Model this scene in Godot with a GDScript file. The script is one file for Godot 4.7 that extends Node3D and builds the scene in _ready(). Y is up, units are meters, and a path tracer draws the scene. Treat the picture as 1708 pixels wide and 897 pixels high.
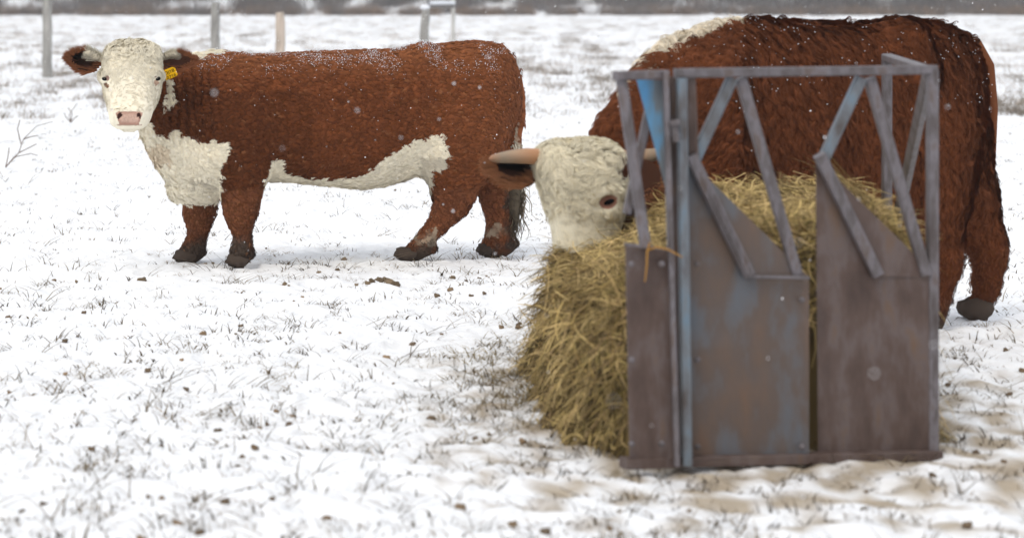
extends Node3D
# Winter pasture: a red and white cow standing side-on in the snow, a horned one feeding behind a steel hay feeder.
const EYE := 1.435      # height of the lens above the snow
const FOCAL := 4960.0   # photo pixels per unit of slope
var rng := RandomNumberGenerator.new()
var soft := FastNoiseLite.new()
var fine := FastNoiseLite.new()
var used := {}

# a point of the photograph, measured at a given distance, as a place in metres
func at(u: float, v: float, d: float) -> Vector3:
	return Vector3((u - 600.0) * d / FOCAL, EYE - (v + 10.0) * d / FOCAL, -d)

func uv_of(p: Vector3) -> Vector2:
	var s := FOCAL / -p.z
	return Vector2(600.0 + p.x * s, -10.0 + (EYE - p.y) * s)

func _ready():
	rng.seed = 7
	soft.seed = 3; soft.noise_type = FastNoiseLite.TYPE_SIMPLEX_SMOOTH; soft.frequency = 1.0; soft.fractal_octaves = 2
	fine.seed = 11; fine.noise_type = FastNoiseLite.TYPE_SIMPLEX; fine.frequency = 1.0; fine.fractal_type = FastNoiseLite.FRACTAL_NONE
	# ---- camera
	var cam := Camera3D.new()
	cam.name = "camera"
	var near := 0.5
	cam.set_frustum(897.0 / FOCAL * near, Vector2((854.0 - 600.0) / FOCAL, -(448.5 + 10.0) / FOCAL) * near, near, 900.0)
	cam.position = Vector3(0, EYE, 0)
	var lens := CameraAttributesPhysical.new()
	lens.frustum_focal_length = 300.0
	lens.frustum_focus_distance = 15.75
	lens.exposure_aperture = 11.0
	cam.attributes = lens
	add_child(cam)
	cam.set_frustum(897.0 / FOCAL * near, Vector2((854.0 - 600.0) / FOCAL, -(448.5 + 10.0) / FOCAL) * near, near, 900.0)
	cam.current = true
	# ---- overcast sky, weak soft sun behind it, exposure
	var we := WorldEnvironment.new()
	we.name = "environment"
	var env := Environment.new()
	env.background_mode = Environment.BG_SKY
	var sm := ProceduralSkyMaterial.new()
	sm.sky_top_color = Color(0.93, 0.95, 0.98)
	sm.sky_horizon_color = Color(0.87, 0.885, 0.91)
	sm.ground_horizon_color = Color(0.87, 0.885, 0.91)
	sm.ground_bottom_color = Color(0.8, 0.81, 0.83)
	sm.sky_curve = 0.3
	sm.sun_angle_max = 0.0
	var sky := Sky.new()
	sky.sky_material = sm
	env.sky = sky
	env.tonemap_mode = Environment.TONE_MAPPER_LINEAR
	env.tonemap_exposure = 1.19
	env.fog_enabled = true
	env.fog_density = 0.0010
	env.fog_light_color = Color(0.92, 0.93, 0.95)
	env.sdfgi_enabled = true
	env.ssao_enabled = true
	env.ssil_enabled = true
	we.environment = env
	add_child(we)
	var sun := DirectionalLight3D.new()
	sun.name = "sun"
	sun.light_energy = 0.4
	sun.light_color = Color(1.0, 0.97, 0.93)
	sun.light_angular_distance = 30.0
	sun.shadow_enabled = true
	sun.rotation_degrees = Vector3(-52, -25, 0)
	add_child(sun)
	# ---- the place
	ground()
	hedgerow()
	fence()
	hay_feeder()
	hay()
	cow()
	bull()
	weeds()
	litter()
	snowfall()

# ======================================================================= helpers
func numbered(called: String) -> String:
	var n: int = used.get(called, 0)
	used[called] = n + 1
	return called if n == 0 else "%s_%03d" % [called, n]

func thing(called: String, label: String, category: String, where := Vector3.ZERO, group := "") -> Node3D:
	var o := Node3D.new()
	o.name = numbered(called)
	add_child(o)
	o.position = where
	tag(o, label, category, group)
	return o

func tag(o: Node, label: String, category: String, group := ""):
	o.set_meta("label", label)
	o.set_meta("category", category)
	if group:
		o.set_meta("group", group)

# a mesh as one named object; its vertices are given in the world, its thing may stand anywhere
func obj(called: String, mesh: Mesh, m: Material, parent: Node = null, kind := "") -> MeshInstance3D:
	var o := MeshInstance3D.new()
	o.name = called
	o.mesh = mesh
	o.material_override = m
	if kind:
		o.set_meta("kind", kind)
	if parent:
		parent.add_child(o, true)
		if parent is Node3D:
			o.position = -place_of(parent)
	else:
		add_child(o, true)
	return o

func place_of(n: Node) -> Vector3:
	var s := Vector3.ZERO
	while n is Node3D and n != self:
		s += n.position
		n = n.get_parent()
	return s

func scatter(called: String, mesh: Mesh, m: Material, places: Array, tints: PackedColorArray, parent: Node = null, label := "", category := "") -> MultiMeshInstance3D:
	var mm := MultiMesh.new()
	mm.transform_format = MultiMesh.TRANSFORM_3D
	mm.use_colors = tints.size() > 0
	mm.mesh = mesh
	mm.instance_count = places.size()
	for i in places.size():
		mm.set_instance_transform(i, places[i])
		if tints.size():
			mm.set_instance_color(i, tints[i])
	var o := MultiMeshInstance3D.new()
	o.name = called
	o.multimesh = mm
	o.material_override = m
	o.set_meta("kind", "stuff")
	if label:
		tag(o, label, category)
	if parent:
		parent.add_child(o, true)
		o.position = -place_of(parent)
	else:
		add_child(o, true)
	return o

func plain(c: Color, rough := 0.9, vertex := false, light := 0.0) -> StandardMaterial3D:
	var m := StandardMaterial3D.new()
	m.albedo_color = c
	m.roughness = rough
	m.metallic_specular = 0.15
	m.vertex_color_use_as_albedo = vertex
	m.cull_mode = BaseMaterial3D.CULL_DISABLED
	if light > 0.0:
		m.backlight_enabled = true
		m.backlight = Color(light, light, light)
	return m

func speckled(colors: Array, stops: Array, freq: float, size: float, rough: float, relief := 0.0, metal := 0.0, seed_ := 1) -> StandardMaterial3D:
	var n := FastNoiseLite.new()
	n.seed = seed_
	n.frequency = freq
	n.fractal_octaves = 5
	n.fractal_gain = 0.6
	var g := Gradient.new()
	g.offsets = PackedFloat32Array(stops)
	g.colors = PackedColorArray(colors)
	var t := NoiseTexture2D.new()
	t.width = 512; t.height = 512; t.seamless = true; t.noise = n; t.color_ramp = g
	var m := StandardMaterial3D.new()
	m.albedo_texture = t
	m.uv1_triplanar = true
	m.uv1_world_triplanar = true
	m.uv1_scale = Vector3(1.0, 0.4, 1.0) / size
	m.roughness = rough
	m.metallic = metal
	m.cull_mode = BaseMaterial3D.CULL_DISABLED
	if relief > 0.0:
		var b := NoiseTexture2D.new()
		b.width = 512; b.height = 512; b.seamless = true; b.noise = n; b.as_normal_map = true; b.bump_strength = relief
		m.normal_enabled = true
		m.normal_texture = b
	return m

# collects triangles with normals and colours
class Pile:
	var v := PackedVector3Array()
	var n := PackedVector3Array()
	var c := PackedColorArray()
	var t := PackedInt32Array()
	func add(p: Vector3, nn: Vector3, col: Color) -> int:
		v.append(p); n.append(nn); c.append(col)
		return v.size() - 1
	func quad(a: Vector3, b: Vector3, cc: Vector3, d: Vector3, col: Color):
		var nn := (cc - a).cross(d - b).normalized()
		var k := v.size()
		for p in [a, b, cc, d]:
			v.append(p); n.append(nn); c.append(col)
		t.append_array(PackedInt32Array([k, k + 2, k + 1, k, k + 3, k + 2]))
	func mesh() -> ArrayMesh:
		var a := []
		a.resize(Mesh.ARRAY_MAX)
		a[Mesh.ARRAY_VERTEX] = v
		a[Mesh.ARRAY_NORMAL] = n
		a[Mesh.ARRAY_COLOR] = c
		a[Mesh.ARRAY_INDEX] = t
		var m := ArrayMesh.new()
		m.add_surface_from_arrays(Mesh.PRIMITIVE_TRIANGLES, a)
		return m

# a round tube along points with radii
func tube(pile: Pile, pts: PackedVector3Array, radii: PackedFloat32Array, sides: int, col: Color, flat := 1.0):
	var k0 := pile.v.size()
	var side := Vector3.ZERO
	for i in pts.size():
		var fwd := (pts[mini(i + 1, pts.size() - 1)] - pts[maxi(i - 1, 0)]).normalized()
		if side == Vector3.ZERO:
			side = fwd.cross(Vector3.UP if absf(fwd.y) < 0.9 else Vector3.RIGHT).normalized()
		side = (side - fwd * side.dot(fwd)).normalized()
		var up := side.cross(fwd)
		for s in sides:
			var a := TAU * s / sides
			var o := side * cos(a) + up * sin(a) * flat
			pile.add(pts[i] + o * radii[i], o.normalized(), col)
	for i in pts.size() - 1:
		for s in sides:
			var a := k0 + i * sides + s
			var b := k0 + i * sides + (s + 1) % sides
			pile.t.append_array(PackedInt32Array([a, b, a + sides, b, b + sides, a + sides]))
	for e in [0, pts.size() - 1]:
		var c := pile.add(pts[e], (pts[e] - pts[1 if e == 0 else e - 1]).normalized(), col)
		for s in sides:
			pile.t.append_array(PackedInt32Array([c, k0 + e * sides + s, k0 + e * sides + (s + 1) % sides]))

# a square steel tube with bevelled edges from a to b; w across the view, h in depth
func beam(pile: Pile, a: Vector3, b: Vector3, w: float, h: float, out := Vector3(0, 0, 1), col := Color.WHITE):
	var f := (b - a).normalized()
	var s := f.cross(out).normalized()
	var o := s.cross(f).normalized()
	var e := minf(w, h) * 0.14
	var ring := []
	for q in [[-1, -1], [1, -1], [1, 1], [-1, 1]]:
		var p1: Vector3 = s * (q[0] * w * 0.5) + o * (q[1] * h * 0.5)
		var ax := Vector3.ZERO
		ax = -s * q[0] * e
		var ay: Vector3 = -o * q[1] * e
		if q[0] * q[1] > 0:
			ring.append(p1 + ay); ring.append(p1 + ax)
		else:
			ring.append(p1 + ax); ring.append(p1 + ay)
	for i in 8:
		var r: Vector3 = ring[i]
		var r2: Vector3 = ring[(i + 1) % 8]
		pile.quad(a + r, a + r2, b + r2, b + r, col)
		pile.quad(a, a + r2, a + r, a, col)
		pile.quad(b, b + r, b + r2, b, col)

# ---------------------------------------------------------------- bodies: a field of lofts and tapered capsules, meshed as surface nets
class Field:
	var step := 0.01
	# loft along one axis (0 = x, 1 = y): centre and half size of the two other axes
	var axis := 0
	var lo := 0.0
	var count := 0
	var c1 := PackedFloat32Array()
	var r1 := PackedFloat32Array()
	var c2 := PackedFloat32Array()
	var r2 := PackedFloat32Array()
	var slack := PackedFloat32Array()
	var power := 2.3
	var ca := PackedVector3Array()
	var cb := PackedVector3Array()
	var ra := PackedFloat32Array()
	var rb := PackedFloat32Array()
	var kk := PackedFloat32Array()
	var boxes: Array[AABB] = []
	var cuts := 0   # the last capsules carve
	var wrinkle: FastNoiseLite
	var wrinkle_amount := 0.0
	var wrinkle_scale := Vector3(24, 38, 24)
	var folds := AABB()
	func capsule(a: Vector3, b: Vector3, r_a: float, r_b: float, k := 0.04):
		ca.append(a); cb.append(b); ra.append(r_a); rb.append(r_b); kk.append(k)
		boxes.append(AABB(a, Vector3.ZERO).expand(b).grow(maxf(r_a, r_b) + k + 0.09))
	# rows of [where along the axis, centre 1, half 1, centre 2, half 2]
	func loft(rows: Array):
		lo = rows[0][0]
		var hi: float = rows[-1][0]
		count = int((hi - lo) / step) + 1
		var k := 0
		for i in count:
			var x := lo + i * step
			while k < rows.size() - 2 and x > rows[k + 1][0]:
				k += 1
			var t: float = clampf((x - rows[k][0]) / (rows[k + 1][0] - rows[k][0]), 0, 1)
			var q := []
			for j in range(1, 5):
				var p0: float = rows[maxi(k - 1, 0)][j]
				var p1: float = rows[k][j]
				var p2: float = rows[k + 1][j]
				var p3: float = rows[mini(k + 2, rows.size() - 1)][j]
				var xa: float = rows[maxi(k - 1, 0)][0]
				var xd: float = rows[mini(k + 2, rows.size() - 1)][0]
				var m1: float = (p2 - p0) / maxf(rows[k + 1][0] - xa, 1e-6) * (rows[k + 1][0] - rows[k][0])
				var m2: float = (p3 - p1) / maxf(xd - rows[k][0], 1e-6) * (rows[k + 1][0] - rows[k][0])
				var t2 := t * t
				var t3 := t2 * t
				q.append((2 * t3 - 3 * t2 + 1) * p1 + (t3 - 2 * t2 + t) * m1 + (-2 * t3 + 3 * t2) * p2 + (t3 - t2) * m2)
			c1.append(q[0]); r1.append(maxf(q[1], 0.004)); c2.append(q[2]); r2.append(maxf(q[3], 0.004))
		for i in count:
			var i0 := maxi(i - 1, 0)
			var i1 := mini(i + 1, count - 1)
			var d := maxf(absf(r1[i1] - r1[i0]) + absf(c1[i1] - c1[i0]), absf(r2[i1] - r2[i0]) + absf(c2[i1] - c2[i0])) / ((i1 - i0) * step)
			slack.append(1.0 / sqrt(1.0 + d * d))
	func bare_loft(p: Vector3) -> float:
		var x := p.x if axis == 0 else p.y
		var w := p.y if axis == 0 else p.x
		var g := (x - lo) / step
		var over := 0.0
		if g < 0.0:
			over = -g * step; g = 0.0
		elif g > count - 1.001:
			over = (g - (count - 1.001)) * step; g = count - 1.001
		var i := int(g)
		var t := g - i
		var a := absf(w - lerpf(c1[i], c1[i + 1], t)) / lerpf(r1[i], r1[i + 1], t)
		var b := absf(p.z - lerpf(c2[i], c2[i + 1], t)) / lerpf(r2[i], r2[i + 1], t)
		var s := lerpf(slack[i], slack[i + 1], t)
		var q := (pow(pow(a, power) + pow(b, power), 1.0 / power) - 1.0) * minf(r1[i], r2[i])
		if over > 0.0:
			return sqrt(maxf(q, 0.0) * maxf(q, 0.0) + over * over)
		return q * maxf(s, 0.25)
	func value(p: Vector3) -> float:
		var f := bare_loft(p) if count > 0 else 9.0
		var m := ca.size()
		for i in m:
			if not boxes[i].has_point(p):
				continue
			var ab := cb[i] - ca[i]
			var t := clampf((p - ca[i]).dot(ab) / maxf(ab.length_squared(), 1e-9), 0.0, 1.0)
			var d := p.distance_to(ca[i] + ab * t) - lerpf(ra[i], rb[i], t)
			var k := kk[i]
			if i >= m - cuts:
				var e := -d
				var h := maxf(k - absf(f - e), 0.0) / k
				f = maxf(f, e) + h * h * k * 0.25
			else:
				var h := maxf(k - absf(f - d), 0.0) / k
				f = minf(f, d) - h * h * k * 0.25
		if wrinkle_amount > 0.0 and absf(f) < 0.05:
			f += wrinkle.get_noise_3dv(p * wrinkle_scale) * wrinkle_amount
			if folds.has_point(p):
				var e := minf(minf(p.x - folds.position.x, folds.end.x - p.x), minf(p.y - folds.position.y, folds.end.y - p.y)) / 0.08
				f += 0.010 * clampf(e, 0.0, 1.0) * sin((p.x + 0.12 * p.y) * 145.0 + 1.5 * wrinkle.get_noise_3dv(p * 6.0))
		return f
	func grad(p: Vector3) -> Vector3:
		var e := 0.004
		return Vector3(value(p + Vector3(e, 0, 0)) - value(p - Vector3(e, 0, 0)), value(p + Vector3(0, e, 0)) - value(p - Vector3(0, e, 0)), value(p + Vector3(0, 0, e)) - value(p - Vector3(0, 0, e))).normalized()
	# where a straight line first meets the body
	func meet(from: Vector3, dir: Vector3, start: float, far: float) -> Vector3:
		var s := start
		while s < far:
			var q := value(from + dir * s)
			if q < 0.001:
				break
			s += maxf(q * 0.5, 0.001)
		return from + dir * s
	func nets(box: AABB, cell: float) -> Pile:
		var out := Pile.new()
		const B := 4
		var nb := Vector3i(ceili(box.size.x / cell / B), ceili(box.size.y / cell / B), ceili(box.size.z / cell / B))
		var nx := nb.x * B + 1
		var ny := nb.y * B + 1
		var nz := nb.z * B + 1
		var val := PackedFloat32Array()
		val.resize(nx * ny * nz)
		val.fill(1e9)
		var ids := PackedInt32Array()
		ids.resize(nx * ny * nz)
		ids.fill(-1)
		var o := box.position
		var reach := cell * B * 0.87 * 1.35 + 0.01
		var live: Array[Vector3i] = []
		for bz in nb.z:
			for by in nb.y:
				for bx in nb.x:
					if absf(value(o + Vector3(bx + 0.5, by + 0.5, bz + 0.5) * cell * B)) < reach:
						live.append(Vector3i(bx, by, bz) * B)
		var sy := nx
		var sz := nx * ny
		for b in live:
			for z in range(b.z, b.z + B + 1):
				for y in range(b.y, b.y + B + 1):
					var k := b.x + y * sy + z * sz
					for x in range(b.x, b.x + B + 1):
						if val[k] > 1e8:
							val[k] = value(o + Vector3(x, y, z) * cell)
						k += 1
		var ofs := PackedInt32Array([0, 1, sy, sy + 1, sz, sz + 1, sz + sy, sz + sy + 1])
		var cor := [Vector3(0, 0, 0), Vector3(1, 0, 0), Vector3(0, 1, 0), Vector3(1, 1, 0), Vector3(0, 0, 1), Vector3(1, 0, 1), Vector3(0, 1, 1), Vector3(1, 1, 1)]
		var edges := [[0, 1], [2, 3], [4, 5], [6, 7], [0, 2], [1, 3], [4, 6], [5, 7], [0, 4], [1, 5], [2, 6], [3, 7]]
		for b in live:
			for z in range(b.z, b.z + B):
				for y in range(b.y, b.y + B):
					var k := b.x + y * sy + z * sz
					for x in range(b.x, b.x + B):
						var inside := 0
						for j in ofs:
							if val[k + j] < 0.0:
								inside += 1
						if inside > 0 and inside < 8:
							var sum := Vector3.ZERO
							var n := 0
							for e in edges:
								var va := val[k + ofs[e[0]]]
								var vb := val[k + ofs[e[1]]]
								if (va < 0.0) != (vb < 0.0):
									sum += cor[e[0]].lerp(cor[e[1]], va / (va - vb))
									n += 1
							ids[k] = out.add(o + (Vector3(x, y, z) + sum / n) * cell, Vector3.ZERO, Color.WHITE)
						k += 1
		for b in live:
			for z in range(b.z, b.z + B):
				for y in range(b.y, b.y + B):
					var k := b.x + y * sy + z * sz
					for x in range(b.x, b.x + B):
						if ids[k] >= 0:
							var here := val[k] < 0.0
							if y > 0 and z > 0 and (val[k + 1] < 0.0) != here:
								join(out, ids[k], ids[k - sy], ids[k - sy - sz], ids[k - sz], here)
							if x > 0 and z > 0 and (val[k + sy] < 0.0) != here:
								join(out, ids[k], ids[k - sz], ids[k - 1 - sz], ids[k - 1], here)
							if x > 0 and y > 0 and (val[k + sz] < 0.0) != here:
								join(out, ids[k], ids[k - 1], ids[k - 1 - sy], ids[k - sy], here)
						k += 1
		for i in out.n.size():
			out.n[i] = out.n[i].normalized()
		return out
	func join(out: Pile, a: int, b: int, c: int, d: int, flip: bool):
		if a < 0 or b < 0 or c < 0 or d < 0:
			return
		var nn := (out.v[c] - out.v[a]).cross(out.v[d] - out.v[b])
		if not flip:
			nn = -nn
			out.t.append_array(PackedInt32Array([a, b, c, a, c, d]))
		else:
			out.t.append_array(PackedInt32Array([a, c, b, a, d, c]))
		for i in [a, b, c, d]:
			out.n[i] += nn

# a lock of hair: blades that rise from one patch of skin, lean towards +x, curl the same way and meet in a tip
func tuft(blades: int, long: float, wide: float, lift: float, curl: float, spread: float, segs := 4, gather := 0.75) -> ArrayMesh:
	var p := Pile.new()
	var lock := rng.randf() * TAU
	for b in blades:
		var root := Vector3(rng.randf_range(-1, 1) * 0.6, 0, rng.randf_range(-1, 1)) * spread
		var yaw := rng.randf_range(-0.18, 0.18)
		var l := long * rng.randf_range(0.75, 1.15)
		var up := lift * rng.randf_range(0.7, 1.3)
		var ph := lock + rng.randf_range(-0.35, 0.35)
		var shade := rng.randf_range(0.82, 1.1)
		var prev := -1
		var pos := root + Vector3(0, -0.003, 0)
		for s in segs + 1:
			var t := float(s) / segs
			var a := yaw + curl * sin(ph + t * 4.2)
			var d := Vector3(cos(a) * (0.6 + 0.4 * t), up * (1.0 - 1.75 * t), sin(a)).normalized()
			if s > 0:
				pos += d * l / segs
				pos.z -= root.z * gather / segs
			var w := wide * (1.0 - t * 0.8) * 0.5
			var across := Vector3(-sin(a), 0.35 * sin(ph * 3.0), cos(a)).normalized() * w
			var nn := Vector3(0.2 * sin(ph), 1.0, root.z / spread * 0.9).normalized()
			var col := Color(shade, shade, shade)
			var k := p.add(pos - across, nn, col)
			p.add(pos + across, nn, col)
			if prev >= 0:
				p.t.append_array(PackedInt32Array([prev, k, prev + 1, prev + 1, k, k + 1]))
			prev = k
	return p.mesh()

# orientation of a tuft on skin: y along the normal, x along the way the hair lies
func lie(p: Vector3, n: Vector3, flow: Vector3, size: float, stand := 1.0) -> Transform3D:
	var x := flow - n * flow.dot(n)
	if x.length_squared() < 1e-5:
		x = n.cross(Vector3(0.3, 0.5, 0.8))
	x = x.normalized()
	return Transform3D(Basis(x * size, n * size * stand, x.cross(n) * size), p)

# ======================================================================= the standing cow
const BROWN := Color(0.215, 0.067, 0.0235)
const CREAM := Color(0.97, 0.895, 0.72)
const MUD := Color(0.075, 0.058, 0.045)

var chest_patch := PackedVector2Array([Vector2(215, 205), Vector2(246, 206), Vector2(256, 216), Vector2(266, 224), Vector2(275, 231), Vector2(281, 219), Vector2(290, 217), Vector2(302, 222), Vector2(316, 231), Vector2(330, 237), Vector2(344, 240), Vector2(352, 234), Vector2(366, 236), Vector2(377, 241), Vector2(380, 256), Vector2(376, 269), Vector2(368, 275), Vector2(366, 292), Vector2(370, 318), Vector2(366, 340), Vector2(300, 344), Vector2(215, 310)])
var belly_patch := PackedVector2Array([Vector2(441, 330), Vector2(442, 302), Vector2(448, 284), Vector2(455, 268), Vector2(464, 262), Vector2(470, 270), Vector2(474, 286), Vector2(487, 294), Vector2(502, 297), Vector2(530, 300), Vector2(560, 301), Vector2(585, 297), Vector2(608, 290), Vector2(622, 280), Vector2(635, 270), Vector2(655, 255), Vector2(675, 243), Vector2(700, 233), Vector2(716, 230), Vector2(726, 225), Vector2(736, 231), Vector2(740, 245), Vector2(745, 261), Vector2(743, 277), Vector2(735, 286), Vector2(722, 285), Vector2(715, 330)])
var jaw_patch := PackedVector2Array([Vector2(277, 132), Vector2(285, 134), Vector2(286, 158), Vector2(289, 168), Vector2(280, 182), Vector2(272, 176), Vector2(274, 160)])
var crest_patch := PackedVector2Array([Vector2(316, 60), Vector2(374, 60), Vector2(370, 87), Vector2(345, 91), Vector2(328, 97), Vector2(312, 97)])

# what grows at a place of the cow's coat (real colour of the hair and the mud on it)
func cow_color(p: Vector3, head: bool) -> Color:
	var q := uv_of(p)
	q += Vector2(fine.get_noise_3dv(p * 22.0), fine.get_noise_3dv(p * 22.0 + Vector3(9, 5, 2))) * 3.5
	var n := soft.get_noise_3dv(p * 9.0)
	if head:
		var c := CREAM * (1.0 + n * 0.12)
		var o := uv_of(p)
		if o.y > 185.5 and o.y < 207.5 and absf(o.x - 214.5) < 23.5 - (o.y - 186.0) * 0.35 - (4.0 if o.y < 187.5 else 0.0):
			var edge := minf(minf(o.y - 185.5, 207.5 - o.y), 23.5 - (o.y - 186.0) * 0.35 - absf(o.x - 214.5))
			return Color(0.45, 0.24, 0.18).lerp(Color(0.64, 0.43, 0.34), clampf(edge / 6.0, 0, 1)) * (1.0 + n * 0.25 + 0.15 * fine.get_noise_3dv(p * 120.0))
		if o.y >= 207.5 and o.y < 209.3 and absf(o.x - 215.0) < 21.0:
			return Color(0.5, 0.34, 0.26)
		if q.distance_to(Vector2(178, 141)) < 4.5:
			return Color(0.28, 0.15, 0.09)
		if q.distance_to(Vector2(259, 137)) < 4.0:
			return Color(0.6, 0.4, 0.29)
		if q.x > 268.0 and q.y > 172.0 + (274.0 - q.x) * 2.0:
			return BROWN * 0.8
		return c
	if Geometry2D.is_point_in_polygon(q, chest_patch):
		var c := CREAM * (1.0 + n * 0.12)
		if q.distance_to(Vector2(262, 262)) < 20.0 + n * 10.0:
			c = c.lerp(Color(0.62, 0.43, 0.25), 0.45)
		if q.y > 300.0 and q.x > 315.0 and q.x < 362.0 and q.y < 320.0 and n > -0.1:
			c = c.lerp(Color(0.3, 0.25, 0.19), 0.45)
		return c
	if Geometry2D.is_point_in_polygon(q, belly_patch):
		var c := CREAM * (1.0 + n * 0.1)
		if q.x > 700.0 and q.y > 262.0:
			c = c.lerp(Color(0.3, 0.25, 0.2), 0.35)
		return c
	if Geometry2D.is_point_in_polygon(q, jaw_patch) or Geometry2D.is_point_in_polygon(q, crest_patch):
		return CREAM
	var c := BROWN * (1.0 + n * 0.28)
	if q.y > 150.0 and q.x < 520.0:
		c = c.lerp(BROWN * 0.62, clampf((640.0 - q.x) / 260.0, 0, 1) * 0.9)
	# tips bleached by the weather along the back and on the thigh
	c = c.lerp(Color(0.37, 0.135, 0.053), clampf((135.0 - q.y) / 60.0, 0, 0.75))
	c = c.lerp(Color(0.285, 0.096, 0.036), clampf((q.x - 690.0) / 120.0, 0, 1) * 0.7)
	if q.y > 315.0:
		c = c.lerp(Color(0.27, 0.098, 0.045), 0.65)
		var low := (q.y - (386.0 if q.x < 500.0 else 398.0) + n * 22.0) / 28.0
		if q.x > 500.0 and q.y + n * 10.0 > (383.0 if q.x < 760.0 else 372.0) and q.y < (408.0 if q.x < 760.0 else 393.0):
			if q.x > 690.0 and q.x < 730.0 or q.x > 790.0 and q.x < 848.0:
				c = c.lerp(Color(0.55, 0.45, 0.33), clampf(0.55 + n * 0.9, 0.1, 0.85))
		if q.x > 842.0 and q.y > 300.0:
			low = maxf(low, 0.8 + n)
		c = c.lerp(MUD * (1.0 + n * 0.5), clampf(low, 0, 1) * 0.93)
	return c

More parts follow.
